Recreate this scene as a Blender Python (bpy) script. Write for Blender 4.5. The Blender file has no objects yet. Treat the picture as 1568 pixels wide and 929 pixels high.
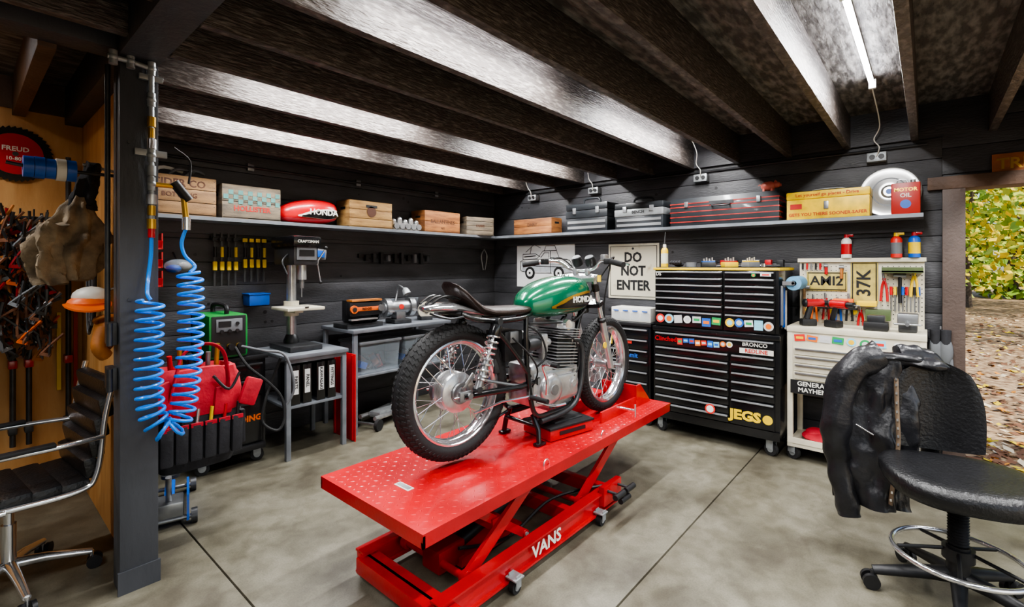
import bpy, bmesh, math, random
from mathutils import Vector, Matrix, noise
random.seed(11)
V=Vector
pi=math.pi
# ------------------------------------------------------------------ materials
def lin(hx):
    hx=hx.lstrip('#'); o=[]
    for i in (0,2,4):
        c=int(hx[i:i+2],16)/255
        o.append(c/12.92 if c<=.04045 else ((c+.055)/1.055)**2.4)
    return o
_m={}
def M(name,col,rough=.5,metal=0,var=.12,vs=6,bump=0,bs=40,coat=0,col2=None,emis=0,st=(1,1,1),trans=0,alpha=1,pos=(.35,.65)):
    if name in _m: return _m[name]
    m=bpy.data.materials.new(name); m.use_nodes=True
    nt=m.node_tree; N=nt.nodes; L=nt.links
    b=N['Principled BSDF']; a=lin(col)
    if col2: c1,c2=a,lin(col2)
    else: c1=[x*(1-var) for x in a]; c2=[min(1,x*(1+var)) for x in a]
    tc=N.new('ShaderNodeTexCoord'); mp=N.new('ShaderNodeMapping'); mp.inputs['Scale'].default_value=st
    L.new(tc.outputs['Object'],mp.inputs[0])
    if var or col2:
        n=N.new('ShaderNodeTexNoise'); n.inputs['Scale'].default_value=vs; n.inputs['Detail'].default_value=6
        r=N.new('ShaderNodeValToRGB'); r.color_ramp.elements[0].position=pos[0]; r.color_ramp.elements[1].position=pos[1]
        r.color_ramp.elements[0].color=(*c1,1); r.color_ramp.elements[1].color=(*c2,1)
        L.new(mp.outputs[0],n.inputs['Vector']); L.new(n.outputs[0],r.inputs[0]); L.new(r.outputs[0],b.inputs['Base Color'])
    else: b.inputs['Base Color'].default_value=(*a,1)
    b.inputs['Roughness'].default_value=rough; b.inputs['Metallic'].default_value=metal
    b.inputs['Coat Weight'].default_value=coat; b.inputs['Coat Roughness'].default_value=.08
    if trans: b.inputs['Transmission Weight'].default_value=trans
    if alpha<1: b.inputs['Alpha'].default_value=alpha
    if emis:
        b.inputs['Emission Color'].default_value=(*a,1); b.inputs['Emission Strength'].default_value=emis
    if bump:
        n2=N.new('ShaderNodeTexNoise'); n2.inputs['Scale'].default_value=bs; n2.inputs['Detail'].default_value=5
        bp=N.new('ShaderNodeBump'); bp.inputs['Strength'].default_value=bump; bp.inputs['Distance'].default_value=.01
        L.new(mp.outputs[0],n2.inputs['Vector']); L.new(n2.outputs[0],bp.inputs['Height']); L.new(bp.outputs[0],b.inputs['Normal'])
    _m[name]=m; return m
# ------------------------------------------------------------------ builder
def spl(pts,n=8,closed=False):
    P=[V(p) for p in pts]; out=[]; k=len(P)
    rng=k if closed else k-1
    for i in range(rng):
        if closed: a,b,c,d=P[(i-1)%k],P[i],P[(i+1)%k],P[(i+2)%k]
        else: a=P[max(i-1,0)];b=P[i];c=P[i+1];d=P[min(i+2,k-1)]
        for j in range(n):
            t=j/n
            out.append(.5*((2*b)+(c-a)*t+(2*a-5*b+4*c-d)*t*t+(3*b-a-3*c+d)*t**3))
    if not closed: out.append(P[-1])
    return out
class O:
    def __init__(s,name,loc=(0,0,0),rz=0,rot=None):
        s.name=name; s.bm=bmesh.new(); s.mats=[]; s.L=Matrix()
        s.W=Matrix.Translation(V(loc))@Matrix.Rotation(math.radians(rz),4,'Z')
        if rot: s.W=s.W@rot
    def mi(s,m):
        if m not in s.mats: s.mats.append(m)
        return s.mats.index(m)
    def add(s,vs,fs,m,L=None):
        T=s.L@L if L is not None else s.L
        bv=[s.bm.verts.new(T@V(v)) for v in vs]; k=s.mi(m)
        for f in fs:
            try:
                q=s.bm.faces.new([bv[i] for i in f]); q.material_index=k; q.smooth=True
            except ValueError: pass
    def box(s,c,d,m,rot=(0,0,0),bev=0):
        T=Matrix.Translation(V(c))
        if rot!=(0,0,0):
            T=T@Matrix.Rotation(rot[2],4,'Z')@Matrix.Rotation(rot[1],4,'Y')@Matrix.Rotation(rot[0],4,'X')
        t=bmesh.new(); bmesh.ops.create_cube(t,size=1)
        for v in t.verts: v.co=V((v.co.x*d[0],v.co.y*d[1],v.co.z*d[2]))
        if bev: bmesh.ops.bevel(t,geom=t.edges[:],offset=bev,segments=2,affect='EDGES',profile=.6)
        t.verts.index_update()
        s.add([v.co.copy() for v in t.verts],[[v.index for v in f.verts] for f in t.faces],m,T); t.free()
    def bx(s,x0,x1,y0,y1,z0,z1,m,bev=0): s.box(((x0+x1)/2,(y0+y1)/2,(z0+z1)/2),(abs(x1-x0),abs(y1-y0),abs(z1-z0)),m,bev=bev)
    def tube(s,pts,r,m,seg=8,closed=False,flat=1):
        P=[V(p) for p in pts]; n=len(P)
        if not hasattr(r,'__len__'): r=[r]*n
        if len(r)!=n: r=[r[min(len(r)-1,int(i*len(r)/n))] for i in range(n)]
        vs=[];fs=[];nr=None
        for i in range(n):
            if closed: t=P[(i+1)%n]-P[i-1]
            else: t=P[min(i+1,n-1)]-P[max(i-1,0)]
            if t.length<1e-9: t=V((0,0,1))
            t.normalize()
            if nr is None: nr=t.orthogonal()
            nr=nr-nr.dot(t)*t
            if nr.length<1e-6: nr=t.orthogonal()
            nr.normalize(); bn=t.cross(nr)
            for j in range(seg):
                a=2*pi*j/seg; vs.append(P[i]+r[i]*(math.cos(a)*nr+math.sin(a)*flat*bn))
        for i in range(n if closed else n-1):
            for j in range(seg):
                a=i*seg+j;b=i*seg+(j+1)%seg; i2=(i+1)%n
                fs.append((a,b,i2*seg+(j+1)%seg,i2*seg+j))
        if not closed:
            fs.append(list(range(seg))[::-1]); fs.append([(n-1)*seg+j for j in range(seg)])
        s.add(vs,fs,m)
    def cyl(s,a,b,r,m,r2=None,seg=16): s.tube([a,b],[r,r if r2 is None else r2],m,seg)
    def lathe(s,prof,c,ax,m,seg=24,closed=False):
        a=V(ax).normalized(); e1=a.orthogonal().normalized(); e2=a.cross(e1); c=V(c)
        vs=[];fs=[];k=len(prof)
        for i in range(seg):
            t=2*pi*i/seg; e=math.cos(t)*e1+math.sin(t)*e2
            for r,h in prof: vs.append(c+a*h+e*r)
        for i in range(seg):
            i2=(i+1)%seg
            for j in range(k if closed else k-1):
                j2=(j+1)%k; fs.append((i*k+j,i2*k+j,i2*k+j2,i*k+j2))
        s.add(vs,fs,m)
    def disc(s,c,ax,r,t,m,seg=24): s.lathe([(0,-t/2),(r,-t/2),(r,t/2),(0,t/2)],c,ax,m,seg)
    def ring(s,c,ax,R,r,m,seg=32,ms=8): s.lathe([(R+r*math.cos(2*pi*i/ms),r*math.sin(2*pi*i/ms)) for i in range(ms)],c,ax,m,seg,True)
    def sph(s,c,r,m,seg=16,T=None):
        if not hasattr(r,'__len__'): r=(r,r,r)
        vs=[];fs=[];h=seg//2
        for i in range(h+1):
            p=pi*i/h
            for j in range(seg):
                t=2*pi*j/seg; vs.append(V((r[0]*math.sin(p)*math.cos(t),r[1]*math.sin(p)*math.sin(t),r[2]*math.cos(p))))
        for i in range(h):
            for j in range(seg): fs.append((i*seg+j,(i+1)*seg+j,(i+1)*seg+(j+1)%seg,i*seg+(j+1)%seg))
        if T is not None: vs=[T@v for v in vs]
        s.add([v+V(c) for v in vs],fs,m)
    def prism(s,pts,o,u,v,t,m):
        o,u,v=V(o),V(u),V(v); n=u.cross(v).normalized(); k=len(pts)
        vs=[o+u*a+v*b+n*t/2 for a,b in pts]+[o+u*a+v*b-n*t/2 for a,b in pts]
        fs=[list(range(k)),list(range(k,2*k))[::-1]]+[(i,i+k,(i+1)%k+k,(i+1)%k) for i in range(k)]
        s.add(vs,fs,m)
    def loft(s,rings,m,cap=True,closed=True):
        k=len(rings[0]); vs=[p for r in rings for p in r]; fs=[]
        for i in range(len(rings)-1):
            for j in range(k if closed else k-1): fs.append((i*k+j,i*k+(j+1)%k,(i+1)*k+(j+1)%k,(i+1)*k+j))
        if cap and closed: fs.append(list(range(k))[::-1]); fs.append([(len(rings)-1)*k+j for j in range(k)])
        s.add(vs,fs,m)
    def helix(s,path,R,turns,r,m,seg=6,per=14,R2=None):
        P=[V(p) for p in path]; L=[0]
        for i in range(1,len(P)): L.append(L[-1]+(P[i]-P[i-1]).length)
        n=int(turns*per); nr=None; out=[]; k=0
        for i in range(n+1):
            d=L[-1]*i/n
            while k<len(P)-2 and L[k+1]<d: k+=1
            t=(d-L[k])/max(1e-9,L[k+1]-L[k]); p=P[k].lerp(P[k+1],t); tg=(P[k+1]-P[k]).normalized()
            if nr is None: nr=tg.orthogonal()
            nr=(nr-nr.dot(tg)*tg).normalized(); bn=tg.cross(nr); a=2*pi*i/per
            out.append(p+R*(math.cos(a)*nr+math.sin(a)*bn))
        s.tube(out,r,m,seg)
    def text(s,st,o,size,m,u=(1,0,0),v=(0,0,1),ex=.0008,sx=1,bold=.02):
        cu=bpy.data.curves.new('t','FONT'); cu.body=st; cu.size=size; cu.extrude=ex; cu.align_x='CENTER'; cu.align_y='CENTER'; cu.resolution_u=2; cu.offset=size*bold
        ob=bpy.data.objects.new('t',cu); bpy.context.scene.collection.objects.link(ob); bpy.context.view_layer.update()
        me=bpy.data.meshes.new_from_object(ob.evaluated_get(bpy.context.evaluated_depsgraph_get()))
        o,u,v=V(o),V(u).normalized(),V(v).normalized(); n=u.cross(v)
        s.add([o+u*p.co.x*sx+v*p.co.y+n*p.co.z for p in me.vertices],[list(f.vertices) for f in me.polygons],m)
        bpy.data.objects.remove(ob); bpy.data.curves.remove(cu); bpy.data.meshes.remove(me)
    def done(s,ang=38,doubles=True):
        if doubles: bmesh.ops.remove_doubles(s.bm,verts=s.bm.verts,dist=1e-5)
        bmesh.ops.recalc_face_normals(s.bm,faces=s.bm.faces)
        me=bpy.data.meshes.new(s.name); s.bm.to_mesh(me); s.bm.free()
        for m in s.mats: me.materials.append(m)
        try: me.set_sharp_from_angle(angle=math.radians(ang))
        except Exception: pass
        ob=bpy.data.objects.new(s.name,me); bpy.context.scene.collection.objects.link(ob); ob.matrix_world=s.W
        return ob
def nz(p,f=1,seed=0): return noise.noise(V(p)*f+V((seed*7.3,seed*3.1,seed)))
# palette
charc=M('charcoal_paint','#3f3f42',.48,var=.3,vs=2.5,bump=.35,bs=25,st=(1,1,4))
joistm=M('joist_paint','#4c4541',.42,vs=34,bump=1.0,bs=42,st=(.5,1,2.2),col2='#7e7772',pos=(.48,.7))
deckm=M('deck_paint','#4a4643',.6,vs=26,bump=.8,bs=60,st=(.3,1,1),col2='#8a8580',pos=(.42,.66))
brownj=M('joist_brown','#5d4636',.6,var=.25,vs=6,bump=.4,bs=40)
postm=M('post_paint','#424449',.5,var=.14,vs=5,bump=.3,bs=50,st=(1,1,.3))
ply=M('plywood','#c99a62',.6,col2='#b48045',vs=4,bump=.1,st=(3,3,.6))
blk=M('black_plastic','#19191b',.45,var=.1)
blkg=M('black_gloss','#111113',.25,var=.05,coat=.4)
rub=M('rubber','#1c1c1d',.7,var=.15,bump=.2,bs=90)
lea=M('leather','#161618',.33,var=.2,vs=12,bump=.35,bs=70)
chrome=M('chrome','#e6e6e8',.16,.92,var=.04)
alu=M('aluminium','#c6c7c8',.28,.82,var=.12,vs=20,bump=.1,bs=80)
steel=M('steel','#9a9c9e',.36,.85,var=.15,vs=14)
galv=M('galvanised','#9a9ea0',.45,.5,var=.15,vs=20)
hand=M('drawer_trim','#a6a9ac',.3,.6,var=.05)
dkst=M('dark_steel','#454648',.4,.6,var=.2,vs=15)
bench=M('bench_gray','#7e838a',.4,.3,var=.15,vs=9)
redp=M('red_paint','#b50d1a',.3,var=.14,vs=4,coat=.3,bump=.08,bs=60)
redd=M('red_dark','#8d1218',.4,var=.15)
white=M('white_paint','#dcdad2',.4,var=.06)
cream=M('cream','#cfc8b3',.5,var=.1,vs=8)
signc=M('sign_cream','#d3cdb8',.5,vs=9,col2='#a89878',pos=(.6,.78))
green=M('green_metallic','#10694a',.25,.3,var=.1,vs=9,coat=.8)
weldg=M('welder_green','#1c7c36',.4,var=.1)
gold=M('brass','#d2a548',.28,.85,var=.1)
yel=M('yellow','#e9c31a',.4,var=.08)
yell=M('yellow_paint_worn','#e6c010',.45,var=.2,vs=14)
blue=M('blue_plastic','#1558b8',.35,var=.1)
hose=M('blue_hose','#0a86f0',.3,var=.05,coat=.3)
orange=M('orange','#e0661c',.45,var=.1)
tan=M('tan_leather','#a8682f',.6,var=.2,vs=14,bump=.3)
wood=M('crate_wood','#8f6f49',.7,col2='#6c5033',vs=6,st=(1,1,6),bump=.25,bs=60)
wood2=M('crate_wood_grey','#7f715e',.75,col2='#575046',vs=7,st=(1,1,6),bump=.25,bs=60)
wood3=M('crate_wood_orange','#9c6736',.7,col2='#704321',vs=6,st=(1,1,6),bump=.25,bs=60)
teal=M('teal_print','#4c7f7a',.7,var=.2)
clr=M('clear_plastic','#b9c6d0',.25,var=.03,alpha=.32)
paper=M('paper','#dcdcdb',.6,var=.03)
ink=M('ink','#141414',.6,var=0)
inkred=M('ink_red','#b3281e',.6,var=0)
inkbrn=M('ink_brown','#4a2a18',.7,var=0)
cloth=M('cloth_beige','#ad9b82',.85,col2='#75695a',vs=14,bump=.4,bs=120)
clothd=M('cloth_dark','#2b2b2f',.85,var=.2,vs=12,bump=.3)
clothr=M('cloth_red','#b0142a',.8,var=.2,vs=10,bump=.3)
pink=M('pig_red','#c96a5c',.4,var=.1)
greyp=M('grey_plastic','#6d7074',.5,var=.1)
# ------------------------------------------------------------------ camera
cam=bpy.data.cameras.new('camera'); co=bpy.data.objects.new('camera',cam); bpy.context.scene.collection.objects.link(co)
cam.sensor_width=36; cam.lens=36*735/1568; cam.shift_y=-57.5/1568; cam.clip_start=.05; cam.clip_end=300
co.location=(0,0,1.45); co.rotation_euler=(pi/2,0,math.radians(40.87-90)); bpy.context.scene.camera=co
# ------------------------------------------------------------------ floor
fm=bpy.data.materials.new('concrete'); fm.use_nodes=True; nt=fm.node_tree; N=nt.nodes; L=nt.links; b=N['Principled BSDF']
tc=N.new('ShaderNodeTexCoord')
def nt_noise(sc,det=8,dist=0):
    n=N.new('ShaderNodeTexNoise'); n.inputs['Scale'].default_value=sc; n.inputs['Detail'].default_value=det; n.inputs['Distortion'].default_value=dist; L.new(tc.outputs['Object'],n.inputs['Vector']); return n
def rampn(src,stops):
    r=N.new('ShaderNodeValToRGB'); e=r.color_ramp.elements
    while len(e)<len(stops): e.new(.5)
    for i,(p,c) in enumerate(stops): e[i].position=p; e[i].color=(*c,1)
    L.new(src,r.inputs[0]); return r
r1=rampn(nt_noise(2.6,10,.5).outputs[0],[(.34,lin('#544f43')),(.5,lin('#6a6658')),(.68,lin('#7c786a'))])
r2=rampn(nt_noise(11,9,.4).outputs[0],[(.36,(.66,.64,.6)),(.6,(1,1,1))])
mx=N.new('ShaderNodeMixRGB'); mx.blend_type='MULTIPLY'; mx.inputs[0].default_value=.8; L.new(r1.outputs[0],mx.inputs[1]); L.new(r2.outputs[0],mx.inputs[2])
r3=rampn(nt_noise(130,3).outputs[0],[(.3,(.7,.7,.68)),(.6,(1,1,1))])
mx2=N.new('ShaderNodeMixRGB'); mx2.blend_type='MULTIPLY'; mx2.inputs[0].default_value=.7; L.new(mx.outputs[0],mx2.inputs[1]); L.new(r3.outputs[0],mx2.inputs[2])
L.new(mx2.outputs[0],b.inputs['Base Color']); 
rr=N.new('ShaderNodeMapRange'); rr.inputs[3].default_value=.3; rr.inputs[4].default_value=.65; L.new(nt_noise(3).outputs[0],rr.inputs[0]); L.new(rr.outputs[0],b.inputs['Roughness'])
B=O('floor')
xs=[-2.1,.826,4.75]; ys=[-2.3,1.0,4.4]
for i in range(2):
    for j in range(2):
        B.bx(xs[i]+.004,xs[i+1]-.004,ys[j]+.004,ys[j+1]-.004,-.1,0,fm,bev=.003)
B.bx(-2.1,4.75,-2.3,4.4,-.12,-.02,rub)
B.done()
# ------------------------------------------------------------------ walls
def boards(B,axis,face,a0,a1,z0,z1,m,th=.02,sgn=1,w=.185):
    z=z0;
    while z<z1-.01:
        zt=min(z+w,z1)
        if axis=='y': B.bx(a0,a1,face,face+th*sgn,z+.002,zt-.002,m,bev=.003)
        else: B.bx(face,face+th*sgn,a0,a1,z+.002,zt-.002,m,bev=.003)
        z=zt
B=O('wall_left'); B.bx(-2.1,4.75,4.305,4.42,0,2.62,charc); boards(B,'y',4.285,.605,4.6,0,2.37,charc)
B.bx(.605,4.6,4.24,4.285,2.37,2.62,charc)
for i in range(26): B.disc((random.uniform(1,4.4),4.2845,random.choice([.28,.46,.65,.83,1.02,1.2,1.39,1.57,1.94,2.13])+random.uniform(-.05,.05)),(0,1,0),random.uniform(.008,.016),.002,blk,10)
B.done()
B=O('wall_plywood'); B.bx(-2,.545,4.27,4.285+.018,0,2.42,ply); B.bx(-2,.545,4.25,4.285,2.42,2.62,brownj); B.done()
B=O('wall_partition'); B.bx(.545,.56,2.83,4.285,0,2.37,ply); B.bx(.562,.605,2.83,4.285,0,2.37,charc); B.done()
B=O('wall_right')
B.bx(4.62,4.74,-.1,4.42,0,2.62,charc); B.bx(4.62,4.74,-1.5,-.1,2.0,2.62,charc); B.bx(4.62,4.74,-2.3,-1.5,0,2.62,charc)
boards(B,'x',4.6,-.08,4.285,0,2.37,charc); boards(B,'x',4.6,-2.2,-.08,2.1,2.62,charc); B.bx(4.555,4.6,-.33,4.285,2.37,2.62,charc)
boards(B,'x',4.6,-2.2,-1.6,0,2.1,charc)
for i in range(22): B.disc((4.5995,random.uniform(0,4.2),random.choice([1.0,1.39,1.57,2.13,2.2])+random.uniform(-.05,.05)),(1,0,0),random.uniform(.008,.016),.002,blk,10)
B.done()
B=O('trim_door'); trimb=M('trim_brown','#54463f',.55,var=.2,vs=5,bump=.3,bs=50)
B.bx(4.56,4.76,-.2,-.08,0,1.99,trimb,bev=.004); B.bx(4.56,4.76,-1.62,-1.5,0,1.99,trimb,bev=.004); B.bx(4.555,4.76,-1.7,-.0,1.99,2.08,brownj,bev=.004); B.done()
B=O('wall_rear'); B.bx(-2.12,-2,-2.3,4.42,0,2.62,charc); B.done()
B=O('wall_front'); B.bx(-2,-1.2,-2.3,-2.2,0,2.62,charc); B.bx(3.6,4.62,-2.3,-2.2,0,2.62,charc); B.bx(-1.2,3.6,-2.3,-2.2,2.25,2.62,charc); B.done()
B=O('ceiling'); B.bx(-2.1,4.75,-2.3,4.42,2.612,2.68,deckm); B.done()
B=O('ceiling_joists')
k=-5
while .07+.405*k<4.2:
    y=.07+.405*k
    B.bx(.61,4.6,y-.022,y+.022,2.365,2.612,joistm,bev=.003)
    k+=1
for x in (.25,-.2,-.65,-1.1,-1.55):
    B.bx(x-.03,x+.03,2.83,4.28,2.38,2.612,brownj,bev=.003)
for k in range(-5,7):
    y=.07+.405*k; B.bx(-2,.46,y-.022,y+.022,2.40,2.612,joistm,bev=.003)
B.done()
B=O('ceiling_beam'); B.bx(.46,.61,-2.2,4.28,2.372,2.61,postm,bev=.004); B.done()
B=O('ceiling_beam'); B.bx(-2,.46,2.68,2.83,2.4,2.61,postm,bev=.004); B.done()
B=O('support_post'); B.bx(.467,.608,2.685,2.815,0,2.372,postm,bev=.005); B.bx(.46,.615,2.678,2.69,.0,.1,postm)
for z in (.03,.07,1.3,2.0): B.disc((.5,2.683,z),(0,1,0),.007,.006,dkst,8)
for z in (.95,1.15): B.box((.45,2.76,z),(.03,.1,.1),dkst,bev=.004); B.cyl((.435,2.7,z-.05),(.435,2.7,z+.05),.012,dkst)
B.done()
# ------------------------------------------------------------------ tube lights, some added out of view as fill
tubem=M('tube_glow','#f4f7ff',.4,var=0,emis=55)
for (y,x0,x1) in [(.255,2.36,3.68),(.255,.8,2.1),(1.49,2.9,4.2),(1.49,1.0,2.3),(2.71,2.9,4.2),(2.71,1.0,2.3),(3.52,2.9,4.2),(3.52,1.0,2.3),(-.94,1.2,2.5),(-.94,3.0,4.2),(-.94,-1.5,-.2),(1.49,-1.5,-.2),(3.5,-1.2,-.1)]:  # tubes at negative y are unseen, added behind the camera for fill light
    B=O('tube_light'); zt=2.555
    B.bx(x0,x1,y-.009,y+.009,zt+.016,zt+.034,white,bev=.002); B.cyl((x0+.01,y,zt),(x1-.01,y,zt),.013,tubem,seg=12)
    B.bx(x0-.005,x0+.02,y-.018,y+.018,zt-.018,zt+.034,white); B.bx(x1-.02,x1+.005,y-.018,y+.018,zt-.018,zt+.034,white)
    B.cyl((x0+.2,y,zt+.03),(x0+.2,y,2.612),.003,dkst,seg=6); B.cyl((x1-.2,y,zt+.03),(x1-.2,y,2.612),.003,dkst,seg=6)
    B.done()
    ld=bpy.data.lights.new('tube','AREA'); ld.shape='RECTANGLE'; ld.size=x1-x0-.06; ld.size_y=.05; ld.energy=34; ld.color=(1,.99,.97)
    lo=bpy.data.objects.new('tube_lamp',ld); lo.location=((x0+x1)/2,y,zt-.022); bpy.context.scene.collection.objects.link(lo)
for y,e in ((.29,-.84),(1.6,-.32),(2.75,-.32),(3.6,-.32)):
    B=O('outlet_box',(4.555,y,2.27),-90); B.box((0,0,0),(.12,.07,.07),galv,bev=.006); B.disc((-.025,-.04,0),(0,1,0),.018,.006,blk); B.disc((.03,-.04,0),(0,1,0),.018,.006,blk)
    B.tube(spl([(.0,-.04,0),(.02,-.08,.06),(-.01,-.1,.12),(.03,-.2,.2),(.03,e,.29)],6),.004,white,6); B.done()
B=O('electrical_conduit'); B.tube([(4.578,.0,2.33),(4.578,4.2,2.33)],.011,dkst,8); B.tube([(4.5,4.262,2.27),(.62,4.262,2.27)],.011,dkst,8)
for x in (1.6,2.6,3.6): B.box((x,4.265,2.27),(.05,.02,.06),steel,bev=.003)
B.done()
# ------------------------------------------------------------------ shelves
B=O('wall_shelf'); B.bx(.607,4.3,3.99,4.283,1.785,1.812,bench); B.bx(.607,4.3,4.24,4.283,1.70,1.785,charc); B.done()
B=O('wall_shelf'); B.bx(4.3,4.598,.02,4.283,1.785,1.812,bench); B.bx(4.56,4.598,.02,4.2,1.70,1.785,charc); B.done()
# ------------------------------------------------------------------ motorcycle lift
B=O('motorcycle_lift')
x0,x1,y0,y1=1.11,3.34,1.39,2.14; zt=.47
B.bx(x0,x1,y0,y1,zt-.008,zt,redp)
B.bx(x0,x1,y0,y0+.012,zt-.055,zt-.008,redp); B.bx(x0,x1,y1-.012,y1,zt-.055,zt-.008,redp); B.bx(x0,x0+.012,y0,y1,zt-.055,zt-.008,redp); B.bx(x1-.012,x1,y0,y1,zt-.055,zt-.008,redp)
for i in range(60):
    for j in range(20):
        x=x0+.03+i*.0372; y=y0+.03+j*.0372
        if x>x1-.02 or y>y1-.02: continue
        a=pi/4 if (i+j)%2 else -pi/4; l=.011; w=.0035
        ca,sa=math.cos(a),math.sin(a)
        vs=[(x+ca*l,y+sa*l,zt),(x-sa*w,y+ca*w,zt),(x-ca*l,y-sa*l,zt),(x+sa*w,y-ca*w,zt),(x,y,zt+.0015)]
        B.add(vs,[(0,1,4),(1,2,4),(2,3,4),(3,0,4)],redp)
B.box((1.3,1.76,zt+.001),(.035,.1,.003),white,bev=.001); B.box((1.3,1.76,zt+.0025),(.022,.085,.002),galv)
B.bx(2.62,3.12,1.53,1.545,zt,zt+.07,redp,bev=.003); B.bx(2.62,3.12,1.775,1.79,zt,zt+.07,redp,bev=.003)
for y in (1.53,1.79): B.prism([(0,0),(.22,0),(.17,.05),(.06,.15),(0,.15)],(3.08,y,zt),(1,0,0),(0,0,1),.012,redp)
B.bx(3.08,3.095,1.53,1.79,zt,zt+.15,redp); B.cyl((2.85,1.42,zt+.05),(2.85,1.53,zt+.05),.008,chrome); B.cyl((2.85,1.42,zt+.01),(2.85,1.42,zt+.09),.006,chrome)
for x in (1.9,2.45): B.tube([V((x,y0+.03,zt))+V((.022*math.cos(a),0,.028*math.sin(a))) for a in [pi*i/8 for i in range(9)]],.004,chrome,6)
for y in (1.43,1.96):
    B.bx(1.2,2.62,y-.012,y+.012,.045,.15,redp,bev=.003); B.bx(1.2,2.62,y-.03,y+.03,.045,.055,redp); B.bx(1.2,2.62,y-.03,y+.03,.143,.153,redp)
for x,w in ((1.22,.06),(2.2,.05),(2.58,.05)): B.bx(x-w/2,x+w/2,1.42,1.97,.05,.12,redp,bev=.003)
B.bx(1.23,1.29,1.36,2.03,.06,.12,redp,bev=.003)
def arm(xa,za,xb,zb,y,w=.045): 
    d=V((xb-xa,0,zb-za)); n=V((-d.z,0,d.x)).normalized()*w/2
    pts=[V((xa,y,za))+n,V((xb,y,zb))+n,V((xb,y,zb))-n,V((xa,y,za))-n]
    vs=[p+V((0,.009,0)) for p in pts]+[p-V((0,.009,0)) for p in pts]
    B.add(vs,[(0,1,2,3),(7,6,5,4),(0,4,5,1),(1,5,6,2),(2,6,7,3),(3,7,4,0)],redp)
    for p in ((xa,za),(xb,zb)): B.disc((p[0],y,p[1]),(0,1,0),w*.5,.03,redp,16); B.disc((p[0],y,p[1]),(0,1,0),.012,.04,galv,10)
for y in (1.49,1.9):
    arm(1.42,.12,1.93,.425,y,.06); arm(2.3,.12,2.81,.425,y,.06)
    arm(1.45,.40,1.85,.12,y+.03 if y<1.7 else y-.03,.04)
B.bx(1.85,2.9,1.5,1.53,.4,.462,redp); B.bx(1.85,2.9,1.86,1.89,.4,.462,redp)
for a,bz in ((1.42,.12),(2.3,.12),(1.93,.425),(2.81,.425)): B.cyl((a,1.49,bz),(a,1.9,bz),.016,redp)
B.bx(1.6,1.66,1.5,1.89,.24,.29,redp); B.bx(1.52,1.95,1.62,1.78,.06,.1,redp)
B.cyl((1.55,1.7,.13),(1.98,1.7,.22),.035,blk); B.cyl((1.95,1.7,.215),(2.3,1.7,.3),.016,chrome); B.box((1.48,1.7,.12),(.16,.12,.1),redd,bev=.01)
B.cyl((2.25,1.62,.3),(2.75,1.62,.42),.01,blk)
B.tube(spl([(1.5,1.62,.16),(1.8,1.58,.1),(2.2,1.6,.14),(2.6,1.45,.13)],6),.008,blk,6)
for p in ((2.5,1.36,.12),(2.56,1.36,.16),(2.44,1.36,.16)): B.cyl((p[0],1.42,p[2]),(p[0],1.3,p[2]),.008,dkst); B.cyl((p[0]-.05,1.31,p[2]),(p[0]+.05,1.31,p[2]),.016,blk)
B.bx(2.4,2.6,1.385,1.42,.08,.19,redp,bev=.004)
def caster(B,x,y,r=.035,top=.1,a=0,fm_=galv):
    B.disc((x,y,r),(math.sin(a),math.cos(a),0),r,.028,rub,20); B.disc((x,y,r),(math.sin(a),math.cos(a),0),r*.5,.034,galv,14)
    ca,sa=math.cos(a),math.sin(a)
    for q in (-1,1): B.box((x+q*sa*.022,y+q*ca*.022,(r+top)/2+.006),(r*1.1,.004,top-r+.01),fm_,rot=(0,0,-a))
    B.box((x,y,top-.003),(.06,.06,.006),fm_)
for x,y in ((1.26,2.0),(1.62,1.385),(2.36,1.385),(2.4,2.0),(1.3,1.4)): caster(B,x,y,.03,.075)
B.text('VANS',(1.88,1.4,.1),.085,white,ex=.001,sx=1.1)
B.done()
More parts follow.
